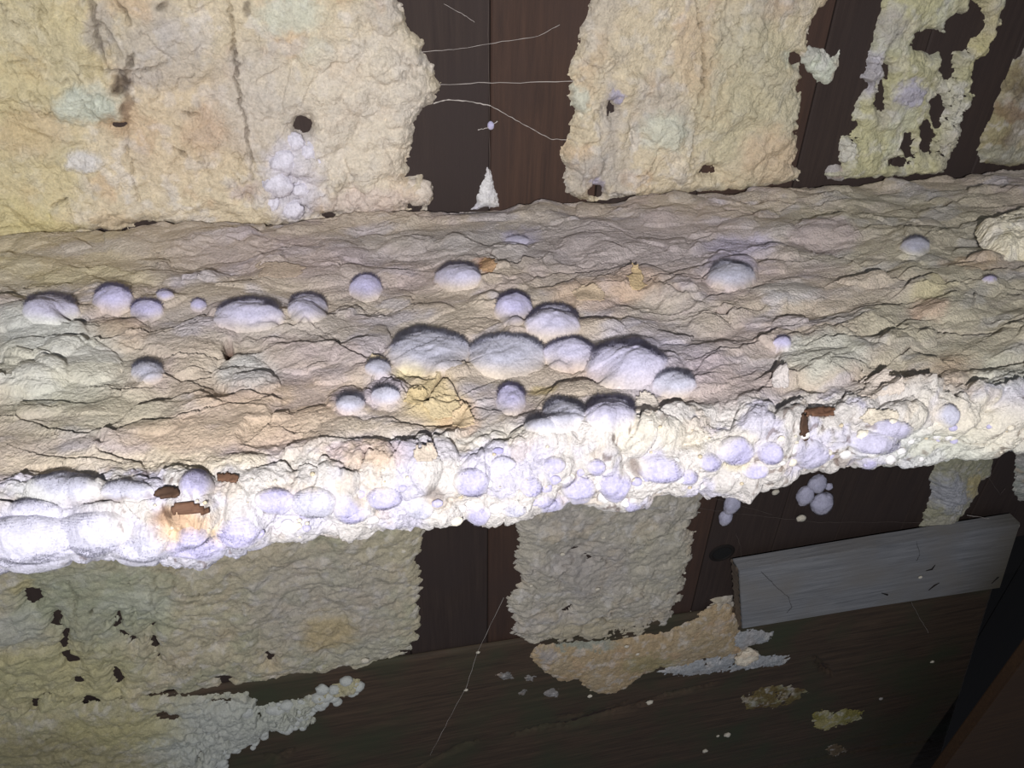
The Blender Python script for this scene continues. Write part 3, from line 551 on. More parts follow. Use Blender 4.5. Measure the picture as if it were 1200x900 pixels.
# --- lower left
patch('thick grey-beige mould sheet on the lower planks, left of the bare dark ones', LOW,
      [(-220, 560), (-100, 560), (100, 560), (300, 560), (480, 560), (500, 616), (492, 640), (488, 660), (494, 680), (490, 705), (492, 725), (488, 745), (482, 762), (462, 768), (440, 774), (424, 782), (400, 780), (376, 788), (330, 796), (280, 806), (225, 812), (160, 822), (100, 834), (40, 846), (-80, 866), (-220, 890)],
      T=.012, sp=.0019, seed=241, edge=6, fringe=5, fring_s=50, aniso=.35,
      holes=[(40, 697, 12, 11), (69, 724, 6, 10), (77, 740, 5, 6), (78, 751, 5, 6), (82, 768, 7, 8), (90, 771, 6, 4), (140, 726, 5, 10), (147, 740, 4, 5), (152, 748, 4, 4), (176, 731, 3, 4), (181, 752, 4, 8), (186, 768, 3, 5), (138, 792, 6, 11), (95, 795, 7, 6), (315, 768, 6, 6), (264, 795, 8, 5), (107, 822, 13, 8), (200, 810, 8, 5), (240, 812, 16, 6), (42, 822, 5, 5), (300, 803, 30, 4), (370, 790, 26, 4)],
      sparse=[(175, 815, 90, 9, 3), (150, 735, 60, 50, 10), (60, 815, 40, 14, 7), (350, 795, 80, 8, 2)],
      cracks=[([(214, 690), (222, 694), (235, 686)], 1.2, 1), ([(200, 670), (205, 680), (218, 693)], 1, .6), ([(272, 665), (285, 669)], 1.2, .9), ([(232, 744), (240, 752), (250, 750)], 1, .7), ([(80, 675), (88, 700), (92, 730)], 1.6, .5), ([(218, 770), (230, 790), (236, 803)], 1.2, .6), ([(110, 707), (118, 712)], 1.6, .9), ([(188, 660), (180, 690), (182, 720)], 1.3, .5)],
      soft=[(15, 725, 26, 22, .007), (12, 765, 20, 14, .006), (165, 700, 24, 16, .005), (200, 730, 26, 20, .005), (258, 762, 14, 12, .005), (20, 690, 24, 18, .006), (395, 735, 40, 26, .004)],
      base=srgb((200, 192, 166)), cols=[(380, 700, 110, 80, GREY, .45), (110, 700, 110, 60, srgb((176, 184, 160)), .6), (60, 790, 130, 50, srgb((204, 198, 150)), .7), (385, 735, 40, 26, srgb((198, 176, 120)), .55), (20, 730, 40, 26, srgb((200, 204, 196)), .6), (165, 700, 50, 20, MINT, .4), (30, 680, 16, 10, YEL, .6), (260, 640, 120, 24, srgb((206, 194, 170)), .5), (440, 760, 60, 26, srgb((196, 196, 180)), .5)], mixc=(GRN, srgb((208, 190, 160))))
# --- its spill on the lower beam
patch('sagging yellow-green mould skin over the left end of the lower timber', LBP,
      [(-200, 872), (-60, 852), (20, 838), (60, 833), (110, 825), (160, 819), (225, 816), (290, 812), (300, 822), (290, 832), (330, 822), (350, 820), (390, 806), (412, 795), (424, 800), (416, 812), (380, 818), (362, 832), (368, 845), (340, 852), (314, 856), (300, 870), (268, 880), (250, 900), (230, 940), (180, 1010), (-100, 1010)],
      T=.010, sp=.0019, seed=261, edge=5, fringe=4, fring_s=70,
      sparse=[(330, 835, 60, 34, 6), (240, 870, 60, 36, 8), (195, 838, 20, 6, 2)], holes=[(195, 839, 14, 5), (260, 820, 14, 3), (10, 842, 8, 4)],
      base=srgb((192, 186, 154)), cols=[(270, 860, 110, 60, srgb((200, 204, 198)), .9), (60, 890, 110, 50, srgb((168, 158, 118)), .6), (330, 830, 60, 26, srgb((196, 200, 190)), .8), (140, 850, 90, 20, srgb((200, 192, 140)), .6)], mixc=(GRN, srgb((200, 190, 150))), lump=1.1, bub=.011, bubx=(150, 270))
# --- lower middle
patch('shaggy grey mould sheet hanging on the lower planks between two bare dark bands', LOW,
      [(606, 540), (608, 612), (612, 632), (603, 650), (606, 664), (612, 680), (600, 698), (594, 715), (606, 726), (598, 740), (622, 750), (660, 752), (700, 752), (750, 744), (800, 722), (830, 715), (838, 700), (860, 700), (858, 720), (868, 730), (845, 740), (798, 736), (784, 716), (792, 700), (800, 690), (798, 672), (806, 655), (812, 632), (808, 612), (818, 600), (822, 580), (830, 540)],
      T=.012, sp=.0018, seed=281, edge=5, fringe=5, fring_s=60, aniso=.35, holes=[(665, 711, 4, 6), (675, 640, 3, 3), (690, 652, 3, 2)],
      cracks=[([(705, 728), (710, 718), (714, 712)], 1.3, 1), ([(662, 670), (664, 650), (672, 640), (690, 632)], 2, .6), ([(705, 650), (708, 660)], 1.2, .8), ([(620, 660), (650, 672), (662, 690)], 1.2, .4), ([(750, 722), (790, 718)], 1, .5)],
      base=srgb((196, 190, 176)), cols=[(690, 660, 60, 40, GREY, .5), (700, 735, 90, 16, srgb((204, 192, 160)), .6), (770, 650, 40, 50, srgb((196, 192, 170)), .4), (830, 712, 30, 20, srgb((202, 190, 166)), .6)], mixc=(GREY, srgb((210, 194, 168))))
patch('peach-brown fan of mould spilling onto the lower timber below the shaggy grey sheet', LBP,
      [(632, 756), (700, 752), (780, 742), (812, 728), (836, 712), (858, 712), (866, 732), (862, 752), (870, 762), (850, 770), (820, 772), (800, 782), (774, 782), (752, 792), (738, 802), (722, 812), (700, 813), (684, 804), (678, 796), (660, 800), (640, 788), (624, 774), (622, 766)],
      T=.009, sp=.0016, seed=301, edge=6, fringe=2.5, base=srgb((196, 174, 140)), cols=[(640, 765, 14, 10, GREY, .8), (680, 752, 50, 7, srgb((160, 168, 158)), .8), (760, 775, 40, 14, srgb((172, 164, 120)), .6), (830, 755, 26, 20, srgb((186, 170, 140)), .5)], mixc=(srgb((190, 176, 150)), PEACH), lump=.6)
patch('thin bluish-grey mould film on the lower timber beside the batten end', LBP,
      [(845, 752), (868, 742), (884, 738), (908, 742), (900, 752), (880, 756), (870, 764), (896, 770), (926, 768), (918, 778), (890, 782), (858, 786), (800, 792), (770, 788), (790, 778), (830, 772), (838, 762)], T=.005, sp=.0014, seed=321, edge=4, fringe=3.5, base=srgb((178, 182, 186)), sparse=[(850, 770, 80, 26, 6)], mixc=(GREY, GREY))
# --- right strip that hangs below the ledge
patch('hanging tongue of mould reaching down onto the top of the grey batten', LOW,
      [(1096, 520), (1098, 545), (1090, 560), (1094, 578), (1086, 600), (1078, 622), (1082, 629), (1098, 630), (1112, 624), (1124, 606), (1136, 590), (1144, 578), (1148, 562), (1160, 558), (1164, 520)],
      T=.014, sp=.0013, seed=331, edge=5, fringe=1.8, base=srgb((176, 174, 150)), soft=[(1108, 560, 20, 10, .010), (1108, 576, 20, 9, .010), (1105, 590, 14, 8, .008)], cols=[(1108, 572, 24, 26, srgb((186, 188, 196)), .9), (1138, 565, 14, 18, srgb((206, 190, 140)), .7), (1098, 615, 22, 14, srgb((176, 174, 158)), .8)], mixc=(GREY, GREY), lump=.5)
patch('pale mould knob at the right frame edge below the ledge', LOW, [(1192, 520), (1190, 560), (1188, 575), (1194, 586), (1230, 590), (1240, 520)], T=.012, sp=.0014, seed=341, edge=6, fringe=2, base=srgb((180, 184, 176)))
# --- lichen stains on the lower beam
patch('yellow-green lichen spot on the lower timber under the batten', LBP, [(952, 838), (966, 832), (978, 836), (990, 832), (1008, 832), (1009, 842), (992, 848), (980, 850), (968, 857), (956, 852)], T=.003, sp=.0012, seed=351, edge=3, fringe=3, base=srgb((150, 142, 84)), sparse=[(982, 842, 34, 14, 8)], mixc=(YEL, GRN), name='lichen_spot', cat='lichen')
patch('faint brownish lichen smear on the lower timber left of the yellow spot', LBP, [(870, 820), (895, 806), (925, 804), (946, 810), (930, 824), (900, 830), (878, 832)], T=.0022, sp=.0012, seed=361, edge=4, fringe=4, base=srgb((122, 108, 72)), sparse=[(908, 818, 44, 16, 4)], mixc=(BRN, GRN), name='lichen_spot', cat='lichen')
patch('small dull brown lichen patch at the bottom right of the lower timber', LBP, [(968, 878), (980, 872), (992, 880), (976, 886)], T=.002, sp=.0012, seed=371, edge=3, fringe=3, base=srgb((120, 104, 84)), name='lichen_spot', cat='lichen')
for i, (cx, cy, r) in enumerate([(592, 792, 8), (620, 795, 6), (646, 812, 9), (612, 812, 4)]):
    patch(['flat grey mould dab left in a row under the mould fan', 'smaller grey mould dab next to the leftmost under the fan', 'largest and lowest grey mould dab under the mould fan', 'tiniest grey mould dab under the mould fan'][i], LBP, [(cx-r, cy), (cx, cy-r*.6), (cx+r, cy-r*.3), (cx+r*.7, cy+r*.5), (cx-r*.5, cy+r*.5)], T=.002, sp=.001, seed=380+i, edge=3, fringe=3, base=srgb((136, 134, 132)), name='mould_dab')
# --- bright flake at right edge of the ledge
patch('bright cream flaking slab of crust lying on the ledge at the right edge', Plane('z', .018),
      [(1146, 266), (1158, 262), (1172, 256), (1186, 250), (1198, 246), (1260, 240), (1260, 306), (1198, 300), (1178, 302), (1162, 292), (1150, 282)], T=.013, sp=.001, seed=391, edge=3.5, fringe=2.5, base=srgb((246, 238, 214)), mixc=(CREAM, YEL), name='crust_flake', cat='flake')

# =================================================================== PUFFS
def ico(sub):
    bm = bmesh.new(); bmesh.ops.create_icosphere(bm, subdivisions=sub, radius=1)
    V = np.array([v.co[:] for v in bm.verts]); T = np.array([[v.index for v in f.verts] for f in bm.faces]); bm.free(); return V, T
ICO4, TRI4 = ico(4); ICO3, TRI3 = ico(3); ICO2, TRI2 = ico(2)
def n3(V, s, seed):
    return (gnoise(V[:, 0]*s+5.2, V[:, 1]*s+V[:, 2]*.7*s, seed)+gnoise(V[:, 2]*s-3.3, V[:, 0]*s*.8+V[:, 1]*.5*s, seed+1)+gnoise(V[:, 1]*s+8.8, V[:, 2]*s-V[:, 0]*.6*s, seed+2))/1.7
rng = np.random.default_rng(5)
SEEN = {}
def puff(px_, py_, w, h, label, surf='top', colr=LAV, fuzz=True, sub=4, group=None, lumpy=.07, name='mould_puff', seed=None, bury=.25):
    seed = seed or int(px_*7+py_*13) % 9973
    if surf == 'top':
        p, n = ledge_at(px_, py_+h*.30); n = np.array([0, 0, 1.0])
    elif surf == 'front':
        p, n = ledge_at(px_, py_); n = np.array([0, -.9, .25])
    else:
        Yp = {'sheet': -.010, 'wall': -.004, 'low': -.004, 'beam': YB-.004}[surf]; p = on_y(px_, py_, Yp); n = np.array([0, -1.0, 0])
    k = depth(p)/F_PX; rx = w/2*k; v = p-CAM; v = v/np.linalg.norm(v)
    if surf == 'top':
        sp = abs(v[2]); cp = math.sqrt(1-sp*sp); ry = rx*.85 if h/w > .5 else rx*.6
        rz2 = ((h/2*k)**2-(ry*sp)**2)/max(cp*cp, .01); rz = math.sqrt(max(rz2, (.42*rx if h/w > .5 else .3*rx)**2)); rz = min(rz, rx*1.05)
        rad = np.array([rx, ry, rz]); cpt = p+np.array([0, 0, rz*(.45-bury)])
    else:
        rz = h/2*k*1.1; rad = np.array([rx, min(rx, rz)*.75, rz]); cpt = p-np.array([0, 1, 0])*rad[1]*(.45-bury)*.9
    V0, T0 = (ICO4, TRI4) if sub == 4 else (ICO3, TRI3)
    d = 1+lumpy*n3(V0, 1.6, seed)+lumpy*.45*n3(V0, 4.5, seed+9)+.012*n3(V0, 14, seed+5)
    V = V0*d[:, None]*rad
    if surf == 'top':                      # widen the foot so it grows out of the crust
        low = np.clip(-V0[:, 2], 0, 1); V[:, :2] *= (1+.12*low)[:, None]
    c0 = np.asarray(colr); cc = c0*(1+.05*n3(V0, 3, seed+3))[:, None]*np.ones((len(V0), 3))
    cc = cc*(1-.3*np.clip(-V0[:, 2:3], 0, 1))+BEIGE*.3*np.clip(-V0[:, 2:3], 0, 1)
    o = link(name, mesh_arrays(name, V, T0, cc, True), M_PUFF); o.location = cpt; tag(o, label, 'mould', group)
    if fuzz:
        area = rad[0]*rad[1]*1e6; n = int(np.clip(area*9, 250, 5200)); i = rng.integers(0, len(V0), n)
        u = V0[i]+rng.normal(0, .04, (n, 3)); u /= np.linalg.norm(u, axis=1)[:, None]
        base = u*rad*(1+lumpy*.9*n3(u, 1.6, seed)[:, None])*.985; nn = u/rad; nn /= np.linalg.norm(nn, axis=1)[:, None]
        L_ = rng.uniform(.5, 1.25, n)*min(.0042, .12*rad[0]+.0008)
        dr = nn+rng.normal(0, .38, (n, 3)); dr /= np.linalg.norm(dr, axis=1)[:, None]
        side = np.cross(dr, rng.normal(0, 1, (n, 3))); side /= np.linalg.norm(side, axis=1)[:, None]
        wd = .00011
        VV = np.stack([base+side*wd, base-side*wd, base+dr*L_[:, None]], 1).reshape(-1, 3)
        TT = np.arange(n*3).reshape(-1, 3)
        fc = np.repeat(c0[None]*rng.uniform(.85, 1.1, (n, 1)), 3, 0)
        me = mesh_arrays('fuzz', VV, TT, np.clip(fc, 0, .9), True)
        fo = link('fuzz', me, M_FUZZ, o); me.normals_split_custom_set_from_vertices([tuple(q) for q in np.repeat(nn, 3, 0)]); fo['kind'] = 'stuff'
    return o
LPX = lpx.reshape(X.shape); LPY = lpy.reshape(X.shape); ROWMAX = nt_+int(nf*.80); COLC = col
def region(cx, cy, a, b_, lim=1.2):
    sel = (np.abs(LPX[:ROWMAX]-cx) < a*lim) & (np.abs(LPY[:ROWMAX]-cy) < b_*lim)
    r_ = np.where(sel.any(1))[0]; c_ = np.where(sel.any(0))[0]
    return slice(max(r_[0]-1, 0), r_[-1]+2), slice(max(c_[0]-1, 0), c_[-1]+2)
def blur(A, n):
    for ax in (0, 1):
        for _ in range(2):
            k = max(1, min(n, A.shape[ax]//2-1)); Ap = np.pad(A, [(k, k) if q == ax else (0, 0) for q in (0, 1)], 'edge'); c = np.cumsum(Ap, ax)
            A = ((c[2*k:] - np.concatenate([np.zeros((1, A.shape[1])), c[:-2*k-1]], 0)) if ax == 0 else (c[:, 2*k:] - np.concatenate([np.zeros((A.shape[0], 1)), c[:, :-2*k-1]], 1)))/(2*k+1)
    return A
def dome(px_, py_, w, h, label, surf='top', colr=LAV, fuzz=True, group=None, name='mould_puff', soft=1.0, rise=1.0):
    """a woolly mound that grows out of the crust: its foot follows the crust, its back rim is steep, its front foot melts away"""
    seed = int(px_*7+py_*13) % 9973
    top = surf == 'top'
    a = w/2*1.06; b_ = h/2*(.84 if top else 1.04); cx = px_; cy = py_+(h/2*.22 if top else -h*.06)
    rs, cs = region(cx, cy, a, b_)
    p0, n0_ = ledge_at(cx, cy); k = depth(p0)/F_PX
    v = (p0-CAM)/np.linalg.norm(p0-CAM)
    rz = (.33*h*k/math.sqrt(1-v[2]**2) if top else .30*min(w, h)*k)*rise
    hs = H_LEDGE[rs, cs]; hb = blur(hs.copy(), max(3, int(min(w, h)*.22))); PP = P[rs, cs]; NN = Nn[rs, cs]
    qx, qy = LPX[rs, cs], LPY[rs, cs]
    # use the undisplaced grid spacing for a clean outline, nudged by noise
    XX, YY = X[rs, cs], S[rs, cs]
    wob = .10*fbm(XX*45, YY*45, seed, 3)
    sx_, sy_ = blur(qx.copy(), 3), blur(qy.copy(), 3)
    dx = (sx_-cx)/a; dy = (sy_-cy)/b_; r = np.sqrt(dx*dx+dy*dy)*(1+wob)
    ex = .55+(.45 if top else .2)*sstep(-.3, .7, dy)
    body = np.clip(1-r*r, 0, 1)**ex
    lum = 1+.20*fbm(XX*42, YY*48, seed+3, 3)+.05*fbm(XX*160, YY*160, seed+4, 3)
    e = sstep(1.12, .85, r)
    Hh = hs*(1-e)+(hb*.8+hs*.2)*e+rz*body*lum-.0035*sstep(.96, 1.12, r)+.0006*sstep(1.0, .9, r)
    VV = PP+NN*Hh[..., None]
    fade = sstep(1.06, .38, r)*sstep(-.3, .9, dy)+sstep(1.04, .85, r)*(1-sstep(-.3, .9, dy))
    if not top: fade = sstep(1.08, .5, r+.25*fbm(XX*60, YY*60, seed+8, 3))
    c0 = np.asarray(colr)*(1+.05*fbm(XX*40, YY*40, seed+6, 2))[..., None]
    cc = COLC[rs, cs]*(1-fade[..., None])+c0*fade[..., None]
    nr_, nc2 = XX.shape; Q = grid_quads(nr_, nc2)[:, ::-1]; kq = (r < 1.13).ravel()[Q].all(1); Q = Q[kq]
    flatV = VV.reshape(-1, 3); ctr = np.array(p0)
    V_, Q_, c_ = compact(flatV, Q, cc.reshape(-1, 3))
    o = link(name, mesh_arrays(name, V_-ctr, Q_, c_), M_PUFF); o.location = ctr; tag(o, label, 'mould', group)
    if fuzz:
        gy = np.gradient(VV, axis=0); gx = np.gradient(VV, axis=1); nn = np.cross(gx, gy); nn /= np.linalg.norm(nn, axis=-1)[..., None]+1e-12
        nn *= np.sign((nn*NN).sum(-1))[..., None]
        rim = sstep(.1, -.6, dy)*sstep(.45, .9, r)
        wgt = np.where(r < .99, .35+2.2*rim, 0)*fade; wgt = wgt.ravel(); wgt /= wgt.sum()
        n = int(np.clip(a*b_*5.5, 200, 8000)); idx = rng.choice(len(wgt), n, p=wgt)
        bs = flatV[idx]-ctr+rng.normal(0, .0004, (n, 3)); nv = nn.reshape(-1, 3)[idx]
        L_ = rng.uniform(.4, 1.2, n)*((.0012+.0036*rim.ravel()[idx])*min(1, .35+w/60) if top else .0009)
        dr = nv+rng.normal(0, .30, (n, 3)); dr /= np.linalg.norm(dr, axis=1)[:, None]
        side = np.cross(dr, rng.normal(0, 1, (n, 3))); side /= np.linalg.norm(side, axis=1)[:, None]; wd = .00013
        V3 = np.stack([bs+side*wd-nv*.0002, bs-side*wd-nv*.0002, bs+dr*L_[:, None]], 1).reshape(-1, 3)
        fc = np.repeat(np.asarray(colr)[None]*rng.uniform(.95, 1.1, (n, 1)), 3, 0)
        me = mesh_arrays('fuzz', V3, np.arange(n*3).reshape(-1, 3), np.clip(fc, 0, .92), True)
        fo = link('fuzz', me, M_FUZZ, o); me.normals_split_custom_set_from_vertices([tuple(q) for q in np.repeat(nv, 3, 0)]); fo['kind'] = 'stuff'
    LANDM.append((px_, py_, label))
    return o
LANDM = []
def sheet(cx, cy, a, b_, label, mat, colr, name, cat, lift=.001, rear=.0, jag=.25, ridge=0.0, js=(60, 60), thick=.0010, seed=1, front=0.0):
    """a thin ragged piece lying on the crust; its far edge (rear) or near edge (front) curls up"""
    rs, cs = region(cx, cy, a, b_, 1.35); XX, YY = X[rs, cs], S[rs, cs]
    sx_, sy_ = blur(LPX[rs, cs].copy(), 2), blur(LPY[rs, cs].copy(), 2)
    dx = (sx_-cx)/a; dy = (sy_-cy)/b_; r = (np.abs(dx)**2.4+np.abs(dy)**2.4)**(1/2.4)*(1+jag*fbm(XX*js[0], YY*js[1], seed, 4, .6))
    hb = blur(H_LEDGE[rs, cs].copy(), 4)
    Hh = np.maximum(hb, H_LEDGE[rs, cs]*.5+hb*.5)+lift+rear*np.clip(-dy+.1, 0, 2)**2+front*np.clip(dy+.1, 0, 2)**2+ridge*fbm(XX*20, YY*260, seed+3, 3)-.002*sstep(.9, 1.05, r)*(1 if rear == 0 and front == 0 else 0)
    VV = P[rs, cs]+Nn[rs, cs]*Hh[..., None]; Q = grid_quads(*XX.shape)[:, ::-1]; Q = Q[(r < 1).ravel()[Q].all(1)]
    ctr = P[rs, cs].reshape(-1, 3).mean(0); cc = np.asarray(colr)*(1+.06*fbm(XX*70, YY*70, seed+5, 3))[..., None]
    V_, Q_, c_ = compact(VV.reshape(-1, 3), Q, cc.reshape(-1, 3))
    o = link(name, mesh_arrays(name, V_-ctr, Q_, c_), mat); o.location = ctr
    if thick: md = o.modifiers.new('solid', 'SOLIDIFY'); md.thickness = thick; md.offset = -1
    LANDM.append((cx, cy, label)); return tag(o, label, cat)
SL = srgb((192, 189, 211)); GP = srgb((190, 190, 205))
for a in [
 (60, 361, 66, 38, 'wide flat white puff at the left end of the puff row on the ledge', SL),
 (133, 349, 46, 38, 'round lavender puff, second from the left in the row on the ledge', LAV),
 (172, 363, 38, 28, 'small soft puff touching the lower right of the second round puff', LAV),
 (193, 345, 18, 17, 'tiny pinkish puff just above the small soft puff on the left ledge', LAV),
 (233, 357, 18, 17, 'tiny lone lavender puff left of the wide oval puff', LAV),
 (292, 367, 80, 44, 'wide oval woolly puff with a dark fuzzy rim on the left ledge', SL),
 (361, 360, 46, 38, 'round woolly puff just right of the wide oval puff', SL),
 (173, 434, 38, 32, 'single round puff below the left row, under a brown scar', GP),
 (429, 336, 37, 33, 'single round puff with a dark cap standing alone left of centre', LAV),
 (537, 323, 52, 36, 'soft bluish puff with no dark rim near the top centre of the ledge', SL),
 (602, 360, 44, 42, 'round puff on top of the central cluster, left of the bigger one', LAV),
 (648, 377, 62, 46, 'big round woolly puff at the upper right of the central cluster', SL),
 (503, 408, 98, 64, 'largest broad woolly mound at the left of the central cluster', GP),
 (594, 412, 88, 62, 'broad woolly mound in the middle of the central cluster', GP),
 (667, 414, 60, 42, 'smaller woolly mound between the two broad ones right of centre', SL),
 (733, 424, 92, 62, 'broad woolly mound at the right end of the central cluster', SL),
 (790, 448, 50, 38, 'faint low woolly swelling trailing right from the central cluster', GP),
 (599, 467, 34, 38, 'egg-shaped lavender puff below the central cluster', LAV),
 (660, 484, 50, 44, 'round greyish puff below the cluster beside a yellow scar', GP),
 (715, 484, 58, 46, 'round greyish puff right of a dark speck below the cluster', SL),
 (443, 430, 30, 26, 'small pale puff at the lower left corner of the central cluster', GP),
 (452, 462, 34, 28, 'dull flat puff below the left mound of the cluster', GP),
 (410, 472, 34, 28, 'dull flat puff left of the yellow cracked scar', GP),
 (635, 497, 42, 24, 'low puff squeezed beneath the greyish pair', GP),
 (856, 320, 54, 40, 'flat greyish puff on the back of the ledge right of centre', GP),
 (1072, 287, 34, 26, 'small puff near the back of the ledge at far right', GP),
 (917, 402, 20, 20, 'tiny grey puff alone on the right half of the ledge', LAV),
 (1160, 327, 16, 10, 'tiny purple puff near the right edge of the ledge', srgb((176, 168, 196))),
 (607, 281, 26, 12, 'faint little puff near the back seam of the ledge', SL),
 (1036, 300, 0, 0, '', LAV)]:
    if a[2]: dome(a[0], a[1], a[2], a[3], a[4], 'top', a[5], rise=(.6 if a[5] is GP else .92)*(.85 if a[2] > 70 else 1)*(1 if a[3] > 18 else .8))
SOFTW = srgb((198, 197, 213))
# lip puffs that stand out
for a in [
 (230, 571, 42, 32, 'lavender puff on the left lip beside bare brown wood', LAV), (35, 638, 120, 62, 'huge smooth white roll at the lower left end of the lip', SOFTW), (110, 628, 90, 50, 'smooth white roll right of the huge one on the left lip', SOFTW), (165, 640, 80, 40, 'smooth white roll under the peach crust on the left lip', SOFTW),
 (228, 640, 80, 34, 'smooth lavender-white roll at the lower lip left of centre', LAV), (280, 626, 56, 34, 'last smooth white roll of the left lip, tapering off', LAV), (5, 668, 44, 30, 'white lump at the extreme lower left of the lip', SOFTW), (75, 574, 84, 32, 'flat greyish woolly swelling above the white rolls', GP), (150, 578, 60, 24, 'pale grey swelling right of the flat greyish one', GP), (40, 600, 60, 24, 'pale low swelling between grey and white rolls at far left', SOFTW),
 (322, 588, 46, 28, 'rounded lavender lump on the lip right of the bare wood', LAV), (368, 590, 52, 34, 'rounded pale lump on the lip left of centre', SOFTW), (412, 600, 44, 28, 'pale lavender lump low on the lip left of centre', LAV), (552, 566, 42, 32, 'bright lavender puff on the lip below the dark arch', LAV), (622, 572, 26, 24, 'small bright puff left of the pair on the centre lip', LAV), (650, 546, 26, 18, 'small puff at the top of the centre lip', LAV),
 (678, 574, 40, 32, 'round bright puff on the centre lip, left of its twin', LAV), (720, 570, 38, 38, 'round bright puff on the centre lip, right of its twin', LAV), (699, 548, 22, 18, 'small puff between and above the twin round puffs', LAV), (775, 551, 54, 32, 'elongated lavender puff rising to the right on the lip', LAV), (560, 604, 30, 22, 'puff at the bottom of the lip under the bright lavender one', LAV), (492, 598, 34, 24, 'puff at the bottom of the lip left of the bare planks', SOFTW), (602, 598, 30, 18, 'low flat puff at the bottom lip above the bare planks', SOFTW),
 (644, 592, 30, 22, 'puff at the bottom of the lip above the shaggy sheet', LAV), (862, 530, 42, 32, 'oval lavender puff on the lip right of centre', LAV), (903, 532, 30, 26, 'smaller puff right of the oval one on the lip', LAV), (885, 553, 30, 20, 'flat puff at the bottom of the lip right of centre', LAV), (950, 534, 44, 34, 'pale broad puff on the lip below the red-brown chip', SL), (1025, 520, 60, 26, 'long lavender roll slanting up the right lip', SL), (1044, 504, 50, 22, 'second lavender roll above the long slanting one', SL), (1110, 488, 26, 26, 'single grey ball on the lip at right', GP), (1018, 545, 18, 14, 'little lavender knob at the bottom of the right lip', LAV),
 (832, 543, 26, 20, 'small puff left of the oval one near the lip bottom', LAV), (805, 560, 26, 18, 'small puff at lip bottom between elongated and oval puffs', LAV), (450, 585, 40, 26, 'soft lavender lump on the lip above a brown speck', LAV), (590, 545, 30, 16, 'faint low puff at the top of the lip by a purple chip', SOFTW), (740, 592, 22, 14, 'tiny puff at the bottom of the lip under the twin round puffs', LAV)]:
    dome(a[0], a[1], a[2], a[3], a[4], 'front', a[5], rise=1.15 if a[2] > 50 else 1.0)
USED = {}
def nearby(x, y, what):
    d = sorted((math.hypot(x-l[0], (y-l[1])*1.3), l) for l in LANDM if l[0] > 0)
    for dist, l in d[:5]:
        dx, dy = x-l[0], y-l[1]
        side = ('left of' if dx < 0 else 'right of') if abs(dx) > abs(dy)*1.2 else ('above' if dy < 0 else 'below')
        core = ' '.join(l[2].split()[:11-len(what.split())+3]); t_ = '%s %s the %s' % (what, side, core)
        t_ = ' '.join(t_.split()[:15])
        while t_.split()[-1] in ('of', 'the', 'on', 'at', 'a', 'in', 'to', 'and', 'by', 'with', 'beside', 'from', 'under', 'above', 'below', 'its'): t_ = ' '.join(t_.split()[:-1])
        if t_ not in USED: USED[t_] = 1; return t_
    return t_
# many tiny knobs along the lip: told apart by nothing
for i in range(80):
    x = random.uniform(300, 1190); q = random.random()**.8
    y = interp(front_l, x)+6+q*(interp(bot_l, x)-interp(front_l, x)-12); s = random.uniform(7, 17)*(1-.3*(x > 1050))
    cname, cval = random.choice([('lavender', LAV), ('white', WHITE), ('chalky', CHALK), ('white', WHITE)])
    puff(x, y, s, s*random.uniform(.7, .95), nearby(x, y, 'tiny %s nodule' % cname), 'front', cval, fuzz=False, sub=3, group='tiny nodules crowding the lip', lumpy=.16, name='mould_nodule', seed=i*31+7, bury=.5)
# hanging balls below the lip at right
for a in [(857, 590, 20, 26, 'upper ball of the short hanging chain under the lip'), (850, 606, 16, 20, 'lower ball of the short hanging chain under the lip'), (866, 578, 12, 18, 'thin top lump of the short hanging chain'),
          (957, 566, 22, 22, 'top ball of the hanging cluster under the right lip'), (943, 580, 20, 26, 'left ball of the hanging cluster under the right lip'), (962, 588, 26, 28, 'lowest and largest ball of the hanging cluster under the right lip'), (971, 570, 9, 9, 'tiny ball at the right of the hanging cluster'), (852, 574, 18, 12, 'ball tucked under the lip above the short hanging chain')]:
    puff(a[0], a[1], a[2], a[3], a[4], 'low', srgb((190, 190, 212)), fuzz=True, lumpy=.12)
for a in [(346, 166, 22, 20, 'topmost white puff of the lavender-white cluster below the dark wall hole'), (362, 178, 22, 22, 'small puff at upper right of the cluster below the dark wall hole'), (333, 188, 32, 30, 'broad puff at the left of the cluster below the dark wall hole'), (356, 200, 20, 18, 'puff in the centre of the cluster below the dark wall hole'),
          (325, 214, 38, 30, 'largest white puff low at the left of the wall cluster'), (352, 222, 20, 18, 'puff beside a dark speck low in the wall cluster'), (344, 246, 24, 20, 'lowest puff of the wall cluster, touching the ledge seam'), (374, 196, 20, 24, 'soft puff at the right edge of the wall cluster'), (318, 238, 20, 18, 'pale puff at the lower left foot of the wall cluster')]:
    puff(a[0], a[1], a[2], a[3], a[4], 'sheet', srgb((222, 219, 230)), lumpy=.22, bury=.22)
puff(54, 292, 34, 22, 'lavender puff at the far left where wall and ledge meet', 'sheet', SL, lumpy=.1)
puff(489, 224, 36, 28, 'fluffy cream puff jutting over the foot of the left bare plank', 'wall', srgb((222, 210, 196)), lumpy=.14)
puff(575, 147, 8, 9, 'tiny lavender bead on the seam of the bare upper planks', 'wall', LAV, fuzz=False, sub=3)
